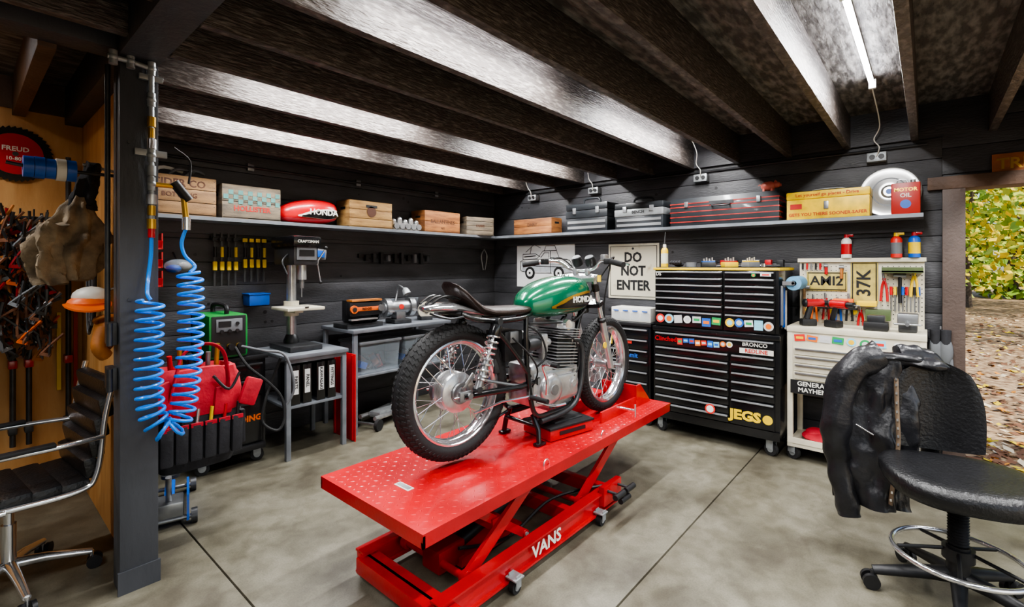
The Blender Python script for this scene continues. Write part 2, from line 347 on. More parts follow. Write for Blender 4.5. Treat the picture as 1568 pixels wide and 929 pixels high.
# ------------------------------------------------------------------ motorcycle
B=O('motorcycle',(1.62,1.785,.472),-5.5)
def tanksurf():
    key=[(.0,.035,.02,.07),(.04,.085,-.02,.115),(.14,.122,-.035,.165),(.28,.135,-.035,.198),(.42,.13,-.025,.2),(.52,.1,.0,.182),(.565,.05,.03,.15),(.575,.015,.07,.12)]
    K4=[V(k) for k in key]; out=[]
    for i in range(len(K4)-1):
        a=K4[max(i-1,0)];b_=K4[i];c_=K4[i+1];d_=K4[min(i+2,len(K4)-1)]
        for j in range(4):
            t=j/4; out.append(.5*((2*b_)+(c_-a)*t+(2*a-5*b_+4*c_-d_)*t*t+(3*b_-a-3*c_+d_)*t**3))
    out.append(K4[-1]); return out
def tank(B,o,m,pan,strp,txt,sc=1.0,ts=.05,tx=.4,tz=.062):
    secs=tanksurf(); o=V(o)
    def pt(kk,a,off=0):
        x,w,zb,z1=kk; zm=zb+(z1-zb)*.38; ca,sa=math.cos(a),math.sin(a)
        yy=(w+off)*math.copysign(abs(ca)**.7,ca); zz=zm+((z1-zm+off) if sa>0 else (zm-zb+off))*math.copysign(abs(sa)**.8,sa)
        return o+V((x,yy,zz))*sc
    B.loft([[pt(kk,2*pi*j/28) for j in range(28)] for kk in secs],m)
    for sd in (0,1):
        for (mm,a0,a1,i0,i1,off) in ((strp,-.5,.27,8,26,.0025),(pan,-.46,.17,9,25,.0045)):
            rings=[]
            for i in range(i0,i1+1):
                tt=(i-i0)/(i1-i0); sh=math.sin(min(1,.1+tt*1.6,(1-tt)*5+.1)*pi/2)
                rings.append([pt(secs[i],(pi-(a0+(a1-a0)*(.5+(q/6-.5)*sh))) if sd else (a0+(a1-a0)*(.5+(q/6-.5)*sh)),off) for q in range(7)])
            B.loft(rings,mm,cap=False,closed=False)
    B.text(txt,o+V((tx*sc,-.1425*sc,tz*sc)),ts*sc,white,ex=.003,sx=1.0)
    B.lathe([(0,.012),(.02,.012),(.026,.006),(.028,0)],o+V((.36,0,.2))*sc,(0,0,1),chrome,20)
def wheel(B,c,R,w,steer=0,hub=.1,drum=True):
    old=B.L.copy(); B.L=old@Matrix.Translation(V(c))@Matrix.Rotation(steer,4,'Z')
    hh=w*.82
    prof=[(R-hh/2+hh/2*math.cos(a)*(1 if math.cos(a)>0 else .9),w/2*math.sin(a)) for a in [2*pi*i/16 for i in range(16)]]
    B.lathe(prof,(0,0,0),(0,1,0),rub,72,True)
    for i in range(72):
        a=2*pi*i/72
        for sd in (-1,1):
            for (al,ln) in ((.35,.016),(.8,.022),(1.25,.014)):
                yy=sd*w/2*math.sin(al); rr_=R-hh/2+hh/2*math.cos(al)-.0003
                T=Matrix.Rotation(a,4,'Y')@Matrix.Translation((0,yy,rr_))@Matrix.Rotation(-sd*al,4,'X')@Matrix.Rotation(.5*sd,4,'Z')
                B.add([T@V(p) for p in [(-.009,-ln/2,0),(.009,-ln/2,0),(.009,ln/2,0),(-.009,ln/2,0),(-.0075,-ln/2,.0022),(.0075,-ln/2,.0022),(.0075,ln/2,.0022),(-.0075,ln/2,.0022)]],[(4,5,6,7),(0,1,5,4),(1,2,6,5),(2,3,7,6),(3,0,4,7)],rub)
    ri=R-hh+.004
    B.lathe([(ri+.012,-w*.36),(ri+.004,-w*.38),(ri-.008,-w*.3),(ri-.014,-w*.12),(ri-.014,w*.12),(ri-.008,w*.3),(ri+.004,w*.38),(ri+.012,w*.36)],(0,0,0),(0,1,0),chrome,48)
    n=36
    for i in range(n):
        a=2*pi*i/n; sd=1 if i%2 else -1; da=.42*(1 if (i//2)%2 else -1); hr=hub*.78 if drum else .04
        p=V((math.cos(a)*(ri-.012),0,math.sin(a)*(ri-.012))); q=V((math.cos(a+da)*hr,sd*.04,math.sin(a+da)*hr))
        B.tube([p,q],.0018,chrome,5)
    if drum:
        B.lathe([(0,-.055),(.035,-.058),(.05,-.05),(hub*.8,-.05),(hub*.97,-.042),(hub,-.03),(hub*.94,-.024),(hub*.94,.024),(hub,.03),(hub,.042),(.05,.055),(0,.055)],(0,0,0),(0,1,0),alu,40)
        for i in range(5): B.ring((0,-.02+i*.01,0),(0,1,0),hub*.95,.003,alu,36,6)
        B.lathe([(.03,-.058),(.034,-.066),(.05,-.066),(.054,-.058)],(0,0,0),(0,1,0),steel,24)
        B.box((.04,-.062,.05),(.1,.01,.016),alu,rot=(0,-.8,0),bev=.002)
    else:
        B.cyl((0,-.055,0),(0,.055,0),.028,alu); B.disc((0,-.045,0),(0,1,0),.048,.008,alu); B.disc((0,.045,0),(0,1,0),.055,.008,alu)
        B.lathe([(.08,.052),(.135,.052),(.135,.058),(.08,.058)],(0,0,0),(0,1,0),steel,36,True)
        for i in range(5):
            a=2*pi*i/5; B.tube([(0,.055,0),(.09*math.cos(a),.055,.09*math.sin(a))],.008,alu,6)
    B.cyl((0,-.13,0),(0,.13,0),.009,steel); B.disc((0,-.13,0),(0,1,0),.016,.014,steel,6)
    B.L=old
RA=V((0,0,.355)); FA=V((1.256,0,.32)); st=math.radians(6)
wheel(B,RA,.335,.112,0,.1,True); wheel(B,FA,.315,.092,st,.08,False)
for sd in (-1,1):
    B.tube([(.5,sd*.09,.34),(.35,sd*.115,.335),(-.03,sd*.115,.355)],.017,blkg,10)
    B.box((-.02,sd*.115,.355),(.07,.02,.045),steel,bev=.004); B.cyl((-.085,sd*.115,.355),(-.03,sd*.115,.355),.005,chrome)
B.cyl((.5,-.11,.34),(.5,.11,.34),.022,blkg)
B.disc((0,.085,.355),(0,1,0),.09,.006,steel,30)
for z in (.09,-.085): B.tube([(0,.085,.355+z),(.52,.085,.35+z*.45)],.007,dkst,6)
B.tube([(.02,-.135,.27),(.2,-.135,.29),(.47,-.12,.27)],.006,chrome); B.tube([(.06,-.075,.42),(.35,-.12,.34)],.008,steel)
for sd in (-1,1):
    a=V((.03,sd*.15,.385)); b2=V((.17,sd*.14,.70)); d=b2-a
    B.cyl(a-V((0,.02,0)),a+V((0,.02,0)),.016,dkst); B.cyl(b2-V((0,.02,0)),b2+V((0,.02,0)),.018,dkst)
    B.cyl(a,a+d*.45,.02,steel); B.cyl(a+d*.4,b2,.009,chrome); B.lathe([(.02,0),(.034,.005),(.034,.012),(.02,.016)],a+d*.12,d,chrome,20); B.lathe([(.03,0),(.034,.006),(.03,.06),(.012,.07)],a+d*.76,d,blkg,20)
    B.helix([a+d*.14,a+d*.8],.03,8,.006,chrome,6,14)
def fr(p,r=.014,m=blkg): B.tube(spl(p,6),r,m,10)
fr([(1.0,0,.80),(.8,0,.72),(.45,0,.70)],.02)
fr([(1.02,0,.70),(.97,0,.58),(.91,0,.3),(.86,0,.2)],.018)
for sd in (-1,1):
    fr([(.88,sd*.02,.24),(.8,sd*.09,.16),(.6,sd*.11,.145),(.46,sd*.12,.17),(.41,sd*.12,.35),(.39,sd*.12,.55),(.4,sd*.11,.7)])
    fr([(.5,sd*.05,.71),(.38,sd*.11,.70),(.18,sd*.125,.70),(.04,sd*.12,.72),(-.02,sd*.09,.745)])
    fr([(.42,sd*.12,.38),(.3,sd*.13,.52),(.14,sd*.13,.69)],.011)
B.tube(spl([(-.02,-.09,.745),(-.07,0,.755),(-.02,.09,.745)],6),.013,blkg,8)
B.cyl((.985,0,.90),(1.055,0,.68),.03,blkg)
def rbox(c,d,m,bv=.02,rot=(0,0,0)): B.box(c,d,m,rot=rot,bev=bv)
rbox((.66,0,.29),(.4,.22,.2),alu,.035); rbox((.55,0,.37),(.2,.2,.12),alu,.03); rbox((.72,0,.19),(.22,.18,.07),alu,.02)
for i in range(7): B.box((.64+.035*i,0,.15),(.006,.16,.03),alu)
for sd in (-1,1):
    B.lathe([(.0,.03),(.05,.03),(.078,.022),(.09,.008),(.092,0)],(.6,sd*.11,.28),(0,sd,0),alu,32)
    B.lathe([(.0,.026),(.03,.026),(.055,.018),(.066,.005),(.068,0)],(.77,sd*.11,.29),(0,sd,0),alu,28)
    rbox((.68,sd*.118,.285),(.27,.03,.13),alu,.014)
    B.disc((.6,sd*.142,.28),(0,1,0),.03,.006,steel); B.disc((.77,sd*.138,.29),(0,1,0),.02,.008,chrome)
    for i in range(8):
        a=2*pi*i/8; B.disc((.6+.08*math.cos(a),sd*.122,.28+.08*math.sin(a)),(0,1,0),.006,.012,chrome,6)
T0=B.L.copy(); B.L=T0@Matrix.Translation((.72,0,.37))@Matrix.Rotation(.12,4,'Y')
B.box((0,0,.09),(.13,.19,.2),dkst)
for i in range(9): B.box((0,0,.01+i*.0185),(.19,.25,.006),alu,bev=.002)
for i in range(5): B.box((0,0,.185+i*.014),(.2,.27,.005),alu,bev=.002)
B.box((0,0,.26),(.17,.2,.05),alu,bev=.015)
for sd in (-1,1):
    B.lathe([(0,.02),(.03,.018),(.036,0)],(0,sd*.1,.262),(0,sd,0),chrome,20)
    B.cyl((.0,sd*.06,.28),(.02,sd*.06,.305),.012,blk)
    B.tube(spl([(.02,sd*.06,.3),(.05,sd*.05,.32),(.0,sd*.02,.33)],6),.005,rub,6)
B.L=T0
for sd in (-1,1):
    B.cyl((.62,sd*.07,.54),(.54,sd*.075,.55),.024,alu); rbox((.565,sd*.075,.54),(.05,.05,.11),alu,.01); B.lathe([(.02,0),(.04,.015),(.045,.08),(.035,.1),(0,.1)],(.53,sd*.08,.55),(-1,0,.0),dkst,20); B.cyl((.565,sd*.075,.49),(.565,sd*.075,.45),.02,steel)
    B.tube(spl([(.8,sd*.07,.53),(.86,sd*.085,.53),(.905,sd*.09,.47),(.905,sd*.095,.35),(.87,sd*.1,.22),(.8,sd*.11,.15),(.66,sd*.12,.125),(.5,sd*.125,.12)],8),.016,dkst,12)
    B.lathe([(.019,0),(.03,.002),(.03,.012),(.019,.014)],(.8,sd*.07,.53),(1,0,0),alu,16)
    B.cyl((.42,sd*.13,.27),(.42,sd*.25,.27),.013,rub); B.box((.42,sd*.12,.29),(.03,.02,.06),steel)
B.tube(spl([(.52,-.15,.27),(.5,-.17,.36),(.47,-.17,.44),(.48,-.24,.45)],6),.009,chrome,8); B.cyl((.48,-.2,.45),(.48,-.27,.45),.012,rub)
B.tube(spl([(.43,-.16,.25),(.52,-.2,.22),(.62,-.2,.21)],6),.007,chrome,8)
rbox((.34,0,.55),(.13,.16,.16),blk,.01); rbox((.27,0,.46),(.08,.1,.1),dkst,.008); rbox((.33,-.085,.6),(.06,.02,.06),steel,.004)
B.tube(spl([(.4,-.1,.66),(.5,-.12,.6),(.55,-.12,.48),(.5,-.1,.42)],6),.006,rub,6); B.tube(spl([(.45,-.08,.66),(.65,-.1,.65),(.85,-.07,.64),(1.0,-.05,.7)],6),.007,rub,6)
B.tube(spl([(.3,-.11,.6),(.4,-.14,.5),(.47,-.13,.4),(.45,-.1,.3)],6),.005,rub,6); B.tube(spl([(.62,-.1,.6),(.72,-.15,.57),(.82,-.13,.5),(.84,-.12,.38),(.78,-.13,.33)],6),.005,rub,6)
rings=[]
for (x,z,w,t) in [(-.04,.9,.035,.012),(-.022,.89,.075,.03),(.015,.862,.1,.04),(.05,.825,.115,.045),(.1,.788,.122,.05),(.17,.768,.125,.05),(.3,.76,.12,.05),(.42,.757,.1,.045),(.49,.755,.07,.035),(.51,.753,.03,.015)]:
    rings.append([(x,w*math.copysign(abs(math.cos(a))**.6,math.cos(a)),z-t/2+t/2*math.copysign(abs(math.sin(a))**.8,math.sin(a))) for a in [2*pi*i/20 for i in range(20)]])
seatm=M('seat_leather','#2a1d18',.4,var=.2,vs=15,bump=.3,bs=60)
B.loft(rings,seatm)
rings=[]
for (x,z,w,t) in [(-.185,.785,.02,.012),(-.17,.79,.055,.03),(-.12,.80,.08,.042),(-.04,.80,.092,.05),(.05,.775,.1,.045),(.12,.745,.09,.025)]:
    rings.append([(x,w*math.cos(a),z-t/2+t*.55*math.sin(a)) for a in [2*pi*i/20 for i in range(20)]])
B.loft(rings,chrome)
for y in (-.05,0,.05): B.tube(spl([(-.168,y*.9,.795),(-.11,y,.828),(-.05,y,.83),(.0,y,.815)],5),.006,blkg,6)
B.tube(spl([(.0,-.1,.735),(-.1,-.1,.73),(-.17,-.04,.755)],6),.006,dkst,6)
tank(B,(.455,0,.715),green,blkg,gold,'HONDA')
B.L=Matrix.Translation((1.02,0,0))@Matrix.Rotation(st,4,'Z')@Matrix.Translation((-1.02,0,0))
FA2=V((1.256,0,.32)); top=V((1.0,0,.915)); dd=(FA2-V((.035,0,0))-top)
for sd in (-1,1):
    o=V((0,sd*.098,0))
    B.cyl(top+o,top+o+dd*.62,.0165,chrome); B.cyl(top+o+dd*.5,FA2+o+V((-.03,0,-.01)),.024,alu,.022); B.lathe([(.0245,0),(.029,.004),(.029,.02),(.02,.03)],top+o+dd*.5,-dd,blk,16)
    B.box(FA2+o+V((-.01,0,0)),(.06,.03,.04),alu,bev=.006); B.lathe([(.018,0),(.024,.002),(.024,.05),(.018,.052)],top+o+dd*.08,dd,blkg,16)
    B.lathe([(0,.006),(.012,.006),(.018,0)],top+o,-dd,chrome,14)
def tri(z,m): 
    p=top+dd*z; B.prism([(-.03,-.12),(.02,-.12),(.035,-.05),(.035,.05),(.02,.12),(-.03,.12),(-.04,.04),(-.04,-.04)],p,(1,0,.4),(0,1,0),.026,m)
tri(.02,alu); tri(.3,blkg)
B.tube(spl([(.88,-.36,.985),(.92,-.29,1.0),(.98,-.17,1.01),(1.02,-.1,.965),(1.02,-.04,.95),(1.02,.04,.95),(1.02,.1,.965),(.98,.17,1.01),(.92,.29,1.0),(.88,.36,.985)],7),.011,chrome,10)
for sd in (-1,1):
    B.cyl((.878,sd*.37,.984),(.922,sd*.27,1.002),.017,rub); B.box((.94,sd*.235,1.005),(.04,.045,.035),blk,bev=.006,rot=(0,0,sd*-.3))
    B.tube(spl([(.96,sd*.22,1.01),(.965,sd*.27,1.01),(.93,sd*.38,.985)],6),.006,chrome,6); B.box((1.02,sd*.045,.94),(.035,.025,.04),alu,bev=.005)
    B.lathe([(0,.0),(.034,.002),(.036,.03),(.03,.055),(0,.058)],(1.06,sd*.05,.985),(-.5,0,.86),blk,24); B.lathe([(0,.0605),(.026,.0605)],(1.06,sd*.05,.985),(-.5,0,.86),greyp,24)
    B.tube(spl([(.96,sd*.22,1.01),(1.08,sd*.2,1.03),(1.12,sd*.1,.93),(1.06,sd*.04,.8),(1.0,sd*.03,.68)],7),.005,rub,6)
rbox((.96,-.2,1.03),(.05,.03,.035),alu,.006)
B.cyl((.985,-.15,.92),(.985,-.15,.88),.012,yel)
B.tube(spl([(.96,-.2,1.02),(1.1,-.16,.98),(1.13,-.1,.7),(1.2,-.1,.45),(1.24,-.07,.34)],7),.005,rub,6)
B.box((1.17,-.135,.5),(.01,.004,.05),yel); B.disc((1.1,-.125,.47),(0,1,0),.02,.006,yel)
B.L=Matrix()
for sd in (-1,1):
    B.tube([(.47,sd*.09,.16),(.475,sd*.13,.08),(.47,sd*.14,.015)],.015,blkg,10); B.box((.475,sd*.14,.008),(.07,.035,.016),blkg,bev=.004)
B.cyl((.47,-.12,.1),(.47,.12,.1),.012,blkg); B.tube([(.46,.1,.14),(.3,.13,.08),(.27,.16,.08)],.008,blkg)
B.done()
B=O('parts_case',(2.34,1.66,.474),-12); B.box((0,0,.03),(.34,.24,.06),redp,bev=.006); B.box((0,0,.066),(.35,.25,.014),blk,bev=.004); B.box((0,-.122,.035),(.2,.006,.02),blk); B.box((.02,0,.076),(.22,.14,.008),dkst,bev=.002); B.done()
# ------------------------------------------------------------------ tool chests
def drawers(B,x0,x1,z0,z1,n,yf,m,hm,hh=.016):
    dz=(z1-z0)/n
    for i in range(n):
        a=z0+dz*i+.003; b=z0+dz*(i+1)-.003
        B.bx(x0+.003,x1-.003,yf-.012,yf+.02,a,b,m,bev=.002)
        B.bx(x0+.01,x1-.01,yf-.028,yf-.012,b-hh,b-.004,hm,bev=.003)
stc=['#d8342c','#e4e4e0','#2c62b8','#f2c11e','#2a9a58','#e8772a','#8fd0e8','#c8c8c8']
stm=[M('sticker%d'%i,c,.4,var=0) for i,c in enumerate(stc)]
def stickers(B,x0,x1,z0,z1,yf,n):
    w=(x1-x0)/n
    for i in range(n):
        c=x0+w*(i+.5); zc=(z0+z1)/2+random.uniform(-.1,.1)*(z1-z0); hh=(z1-z0)*random.uniform(.6,.95); m=random.choice(stm); m2=random.choice(stm)
        if random.random()<.4: B.disc((c,yf,zc),(0,1,0),min(w,hh)*.5,.002,m,20); B.disc((c,yf-.0012,zc),(0,1,0),min(w,hh)*.3,.002,m2,20)
        else: B.box((c,yf,zc),(w*.88,.002,hh*.8),m,rot=(0,random.uniform(-.12,.12),0)); B.box((c,yf-.0012,zc),(w*.6,.002,hh*.3),m2)
B=O('tool_chest',(4.285,1.335,0),-90); w=.5; yf=-.265
B.bx(-w,w,yf+.02,.265,.13,.9,blkg,bev=.006); B.bx(-w+.01,w-.01,yf+.03,.25,.92,1.42,blkg,bev=.006); B.bx(-w-.003,w+.003,yf,.27,.885,.925,blkg,bev=.006)
B.bx(-w,w,yf+.01,.26,1.415,1.435,yel,bev=.004); B.bx(-w+.02,w-.02,yf+.03,.25,1.433,1.44,blk)
xm=.1
drawers(B,-w+.02,xm-.01,1.075,1.41,6,yf+.02,blkg,hand); drawers(B,xm,w-.03,1.075,1.41,6,yf+.02,blkg,hand)
drawers(B,-w+.02,xm-.01,.935,1.07,1,yf+.02,blkg,hand); drawers(B,xm,w-.03,.935,1.07,1,yf+.02,blkg,hand)
drawers(B,-w+.02,w-.03,.76,.88,1,yf+.012,blkg,hand)
drawers(B,-w+.02,xm+.04,.2,.755,8,yf+.012,blkg,hand); drawers(B,xm+.05,w-.03,.41,.755,5,yf+.012,blkg,hand); drawers(B,xm+.05,w-.03,.2,.405,1,yf+.012,blkg,hand)
B.bx(-w,w,yf+.005,yf+.03,.13,.195,blkg)
stickers(B,-w+.03,xm-.02,.942,1.045,yf+.004,7); stickers(B,xm+.01,w-.04,.942,1.045,yf+.004,5); stickers(B,-w+.22,.17,.78,.855,yf-.004,9)
B.text('Clinched',(-w+.12,yf-.005,.82),.055,redp,ex=.001); B.text('BRONCO',(.33,yf-.005,.84),.042,white,ex=.001); B.box((.34,yf-.003,.79),(.24,.002,.04),white); B.text('REDLINE',(.34,yf-.005,.79),.042,inkred,ex=.001)
B.text('JEGS',(.26,yf-.004,.28),.1,yel,ex=.001,sx=1.15,bold=.05); B.disc((.42,yf-.003,.28),(0,1,0),.035,.003,yel); B.disc((.0,yf-.018,.29),(0,1,0),.04,.003,stm[0]); B.disc((.0,yf-.020,.29),(0,1,0),.028,.003,stm[1])
B.text('DS',(-w+.06,yf-.012,1.38),.04,white,ex=.001); stickers(B,.28,.45,1.355,1.405,yf-.01,2)
for x in (-w+.06,w-.07):
    for y in (-.2,.2): caster(B,x,y,.05,.135,.4)
for i,y in enumerate((-.2,-.14,-.08)): B.box((w+.004,y,1.15-.02*i),(.014,.03,.3),[greyp,blue,white][i],bev=.003)
B.done()
def bottle(name,loc,r,h,m,capm,lab=None,noz=False):
    B=O(name,loc); B.lathe([(0,0),(r,0),(r,h*.72),(r*.8,h*.8),(r*.4,h*.86),(r*.4,h*.9),(0,h*.9)],(0,0,0),(0,0,1),m,20)
    B.lathe([(0,h*.86),(r*.5,h*.86),(r*.45,h),(0,h)],(0,0,0),(0,0,1),capm,16)
    if lab: B.lathe([(r*1.01,h*.15),(r*1.01,h*.6)],(0,0,0),(0,0,1),lab,20)
    if noz: B.box((0,-r*.5,h*.95),(r*.7,r*1.6,h*.1),capm,bev=.003)
    return B
zc=1.441
B=bottle('oil_bottle',(4.1,1.76,zc),.03,.2,yel,white,M('oil_label','#d8dcc8',.5)); B.tube([(0,0,.2),(.005,0,.26),(.02,0,.31)],[.009,.006,.003],blk,8); B.done()
for i,(y,m1,m2) in enumerate([(1.64,clothd,rub),(1.53,greyp,blk),(1.39,dkst,stm[2]),(1.22,yel,redp),(1.06,greyp,yel)]):
    B=O(['work_glove','masking_tape_roll','drill_bit_case','parts_box','socket_set'][i],(4.12,y,zc),-90+i*14)
    if i==0:
        B.sph((0,0,.025),(.04,.06,.025),m1)
        for k in range(4): B.tube(spl([(-.03+k*.02,-.04,.025),(-.032+k*.022,-.07,.045),(-.034+k*.024,-.1,.03)],4),.012,m1,8)
        B.tube([(.03,0,.025),(.045,-.03,.03)],.013,m1)
    elif i==1: B.lathe([(.03,0),(.045,0),(.045,.04),(.03,.04)],(0,0,0),(0,0,1),m1,24,True)
    else:
        B.box((0,0,.02),(.11,.08,.04),m1,bev=.006); B.box((0,0,.045),(.1,.07,.01),m2,bev=.002)
        for k in range(4): B.cyl((-.035+k*.022,0,.05),(-.035+k*.022,0,.07+.01*(k%2)),.008,chrome)
    B.done()
B=O('hand_ratchets',(4.4,1.2,zc),-90)
for k in range(7): B.cyl((-.3+k*.08,-.06+.03*(k%3),.01),(-.2+k*.08,.05,.012),.009,chrome); B.disc((-.3+k*.08,-.06+.03*(k%3),.014),(0,0,1),.018,.026,chrome); B.box((-.26+k*.09,.07,.03),(.05,.06,.06),[steel,redp,blk,galv][k%4],bev=.006)
B.done()
B=O('paper_towel_roll',(4.2,.755,1.3)); B.lathe([(.02,-.12),(.052,-.12),(.052,.12),(.02,.12)],(0,0,.02),(1,0,0),M('blue_paper','#6aa0c2',.8,var=.05),28,True); B.cyl((-.14,0,.02),(.14,0,.02),.01,steel); B.box((-.135,.03,.02),(.01,.08,.03),steel); B.box((.135,.03,.02),(.01,.08,.03),steel); B.done()
B=O('tool_chest',(4.28,2.09,0),-90); B.bx(-.21,.21,-.2,.2,.1,.9,blkg,bev=.006); drawers(B,-.19,.19,.3,.88,6,-.2,blkg,hand); B.bx(-.22,.22,-.22,.2,.9,.93,blk,bev=.004)
for x in (-.16,.16):
    for y in (-.15,.15): caster(B,x,y,.045,.105)
B.text('Summit',(.0,-.218,.63),.06,stm[2],ex=.001); B.box((-.05,-.213,.75),(.16,.002,.03),stm[0]); B.done()
B=O('parts_organizer',(4.22,2.1,.931),-90); B.box((0,0,.065),(.4,.2,.13),white,bev=.008)
for i in range(4): B.box((-.145+i*.097,-.103,.05),(.085,.01,.07),clr,bev=.003); B.box((-.145+i*.097,-.11,.1),(.05,.012,.01),stm[2])
B.done()
# ------------------------------------------------------------------ white tool cart
B=O('tool_cart',(4.29,.4,0),-90); w=.395; yf=-.2
for x in (-w+.015,w-.015):
    for y in (yf+.015,.185): B.bx(x-.018,x+.018,y-.018,y+.018,.1,.96,cream,bev=.003)
B.bx(-w,w,yf,.2,.5,.98,cream,bev=.004); B.bx(-w-.005,w+.005,yf-.01,.21,.96,1.0,cream,bev=.004); B.bx(-w,w,yf,.2,.1,.13,cream,bev=.003); B.bx(-w,w,yf-.005,yf+.005,.13,.17,cream)
drawers(B,-w+.04,w-.04,.55,.85,5,yf,cream,steel)
stickers(B,-w+.04,w-.2,.875,.955,yf-.004,7); stickers(B,w-.18,w-.03,.88,.94,yf-.004,2)
B.box((-.23,yf-.032,.56),(.28,.008,.1),blk); B.text('GENERAL',(-.23,yf-.038,.585),.045,white,ex=.001); B.text('MAYHEM',(-.23,yf-.038,.54),.045,white,ex=.001)
for x in (-w+.03,w-.04):
    for y in (yf+.04,.16): caster(B,x,y,.05,.105,.5)
B.bx(-w+.01,w-.01,.195,.21,1.0,1.49,cream,bev=.003); B.bx(-w,w,.17,.205,1.48,1.51,cream)
for i in range(24):
    for j in range(14): B.box((-w+.035+i*.0318,.194,1.03+j*.032),(.006,.002,.006),ink)
plate=M('license_yellow','#b9a75c',.4,var=.2,vs=20)
B.prism([(-.085,-.15),(-.07,-.165),(.07,-.165),(.085,-.15),(.085,.15),(.07,.165),(-.07,.165),(-.085,.15)],(.04,.185,1.32),(1,0,0),(0,0,1),.003,plate); B.tube([(-.032,.181,1.17),(.112,.181,1.17),(.112,.181,1.47),(-.032,.181,1.47)],.004,ink,6,True); B.text('37K',(.04,.181,1.32),.12,ink,u=(0,0,1),v=(-1,0,0))
B.box((-.2,.185,1.33),(.27,.003,.15),plate,bev=.001); B.text('AMI2',(-.2,.182,1.33),.1,ink); B.tube([(-.325,.182,1.265),(-.075,.182,1.265),(-.075,.182,1.395),(-.325,.182,1.395)],.004,ink,6,True)
def hammer(x,z,s=1,m=wood): B.cyl((x,.17,z),(x,.17,z-.22*s),.011,m); B.cyl((x-.04*s,.17,z),(x+.04*s,.17,z),.015,steel)
hammer(-.35,1.28); hammer(.25,1.38,.9,blk); hammer(-.1,1.44,.4,tan); hammer(-.2,1.45,.3,redp)
def pliers(x,z,m): 
    B.tube(spl([(x-.005,.165,z),(x+.012,.165,z-.06),(x+.02,.165,z-.17)],4),.008,m,8); B.tube(spl([(x+.005,.165,z),(x-.012,.165,z-.06),(x-.02,.165,z-.17)],4),.008,m,8); B.cyl((x-.008,.165,z+.04),(x,.165,z-.02),.008,steel)
pliers(-.2,1.2,redp); pliers(-.12,1.17,blue); pliers(.16,1.36,redp); pliers(.33,1.4,yel); pliers(-.28,1.18,orange); pliers(-.05,1.2,blk); pliers(.02,1.12,redp)
for i in range(8): B.cyl((.2+.022*i,.17,1.28),(.2+.022*i,.17,1.12),.005,steel); B.cyl((.2+.022*i,.17,1.3),(.2+.022*i,.17,1.24),.009,[redp,yel,blk,blue][i%4])
for i in range(7): B.disc((-.32+.05*i,.175,1.1),(0,1,0),.02,.02,[yel,blk,stm[1]][i%3])
for i in range(6): B.cyl((-.36+.03*i,.175,1.47),(-.36+.03*i,.175,1.42),.007,[blk,redp,steel][i%3])
olive=M('olive_box','#4c5a35',.5)
B.bx(.15,.38,.08,.19,1.405,1.415,olive); B.bx(.15,.38,.08,.085,1.4,1.44,olive); B.bx(-.25,.0,.1,.19,1.12,1.13,blk); B.bx(-.15,-.02,.1,.16,1.14,1.2,orange,bev=.006)
B.bx(.05,.2,.12,.18,1.05,1.13,olive,bev=.006); B.bx(.0,.12,.1,.17,1.15,1.19,yel,bev=.006)
B.done()
B=O('shop_towel',(4.25,.6,.131)); B.sph((0,0,.035),(.14,.13,.035),clothr); B.sph((.02,.04,.055),(.09,.07,.03),clothr); B.done()
for (y,z,m1,m2,lab) in [(.47,1.511,white,redp,redp),(.17,1.511,stm[0],yel,greyp),(.07,1.511,blue,redp,yel)]: bottle('spray_can',(4.47,y,z),.034,.18,m1,m2,lab,True).done()
for (y,rz,m) in [(.68,-60,redp),(.52,-120,redp)]:
    B=O('cordless_drill',(4.2,y,1.002),rz); B.cyl((-.02,0,.17),(.1,0,.17),.03,m); B.cyl((.1,0,.17),(.15,0,.17),.02,blk); B.cyl((.15,0,.17),(.19,0,.17),.004,steel); B.tube([(.02,0,.16),(-.01,0,.05)],.018,blk,10,flat=1.2); B.box((0,0,.025),(.1,.07,.05),blk,bev=.008); B.sph((-.02,0,.17),(.02,.032,.032),blk); B.done()
B=O('battery_charger',(4.2,.27,1.002),-90); B.box((0,0,.03),(.14,.12,.06),blk,bev=.01); B.box((0,0,.08),(.1,.08,.05),dkst,bev=.008); B.done()
B=O('bench_vise',(4.24,.1,1.002),-90); B.box((0,0,.03),(.1,.14,.06),dkst,bev=.01); B.box((0,.02,.09),(.11,.05,.07),dkst,bev=.008); B.box((0,-.06,.09),(.11,.04,.07),steel,bev=.008); B.cyl((0,-.14,.06),(0,0,.06),.012,steel); B.cyl((-.07,-.13,.06),(.07,-.13,.06),.006,steel); B.done()
B=O('work_gloves',(4.53,-.07,.75),-90)
for q in (-1,1):
    B.sph((q*.028,0,.1),(.04,.03,.1),greyp)
    for k in range(4): B.tube(spl([(q*.028-.027+k*.018,0,.05),(q*.028-.03+k*.02,-.01,-.02),(q*.028-.027+k*.018,0,-.06)],3),.011,greyp,8)
    B.cyl((q*.028,0,.15),(q*.028,0,.25),.026,clothd,.03)
B.cyl((0,.0,.25),(0,.03,.27),.006,steel); B.done()
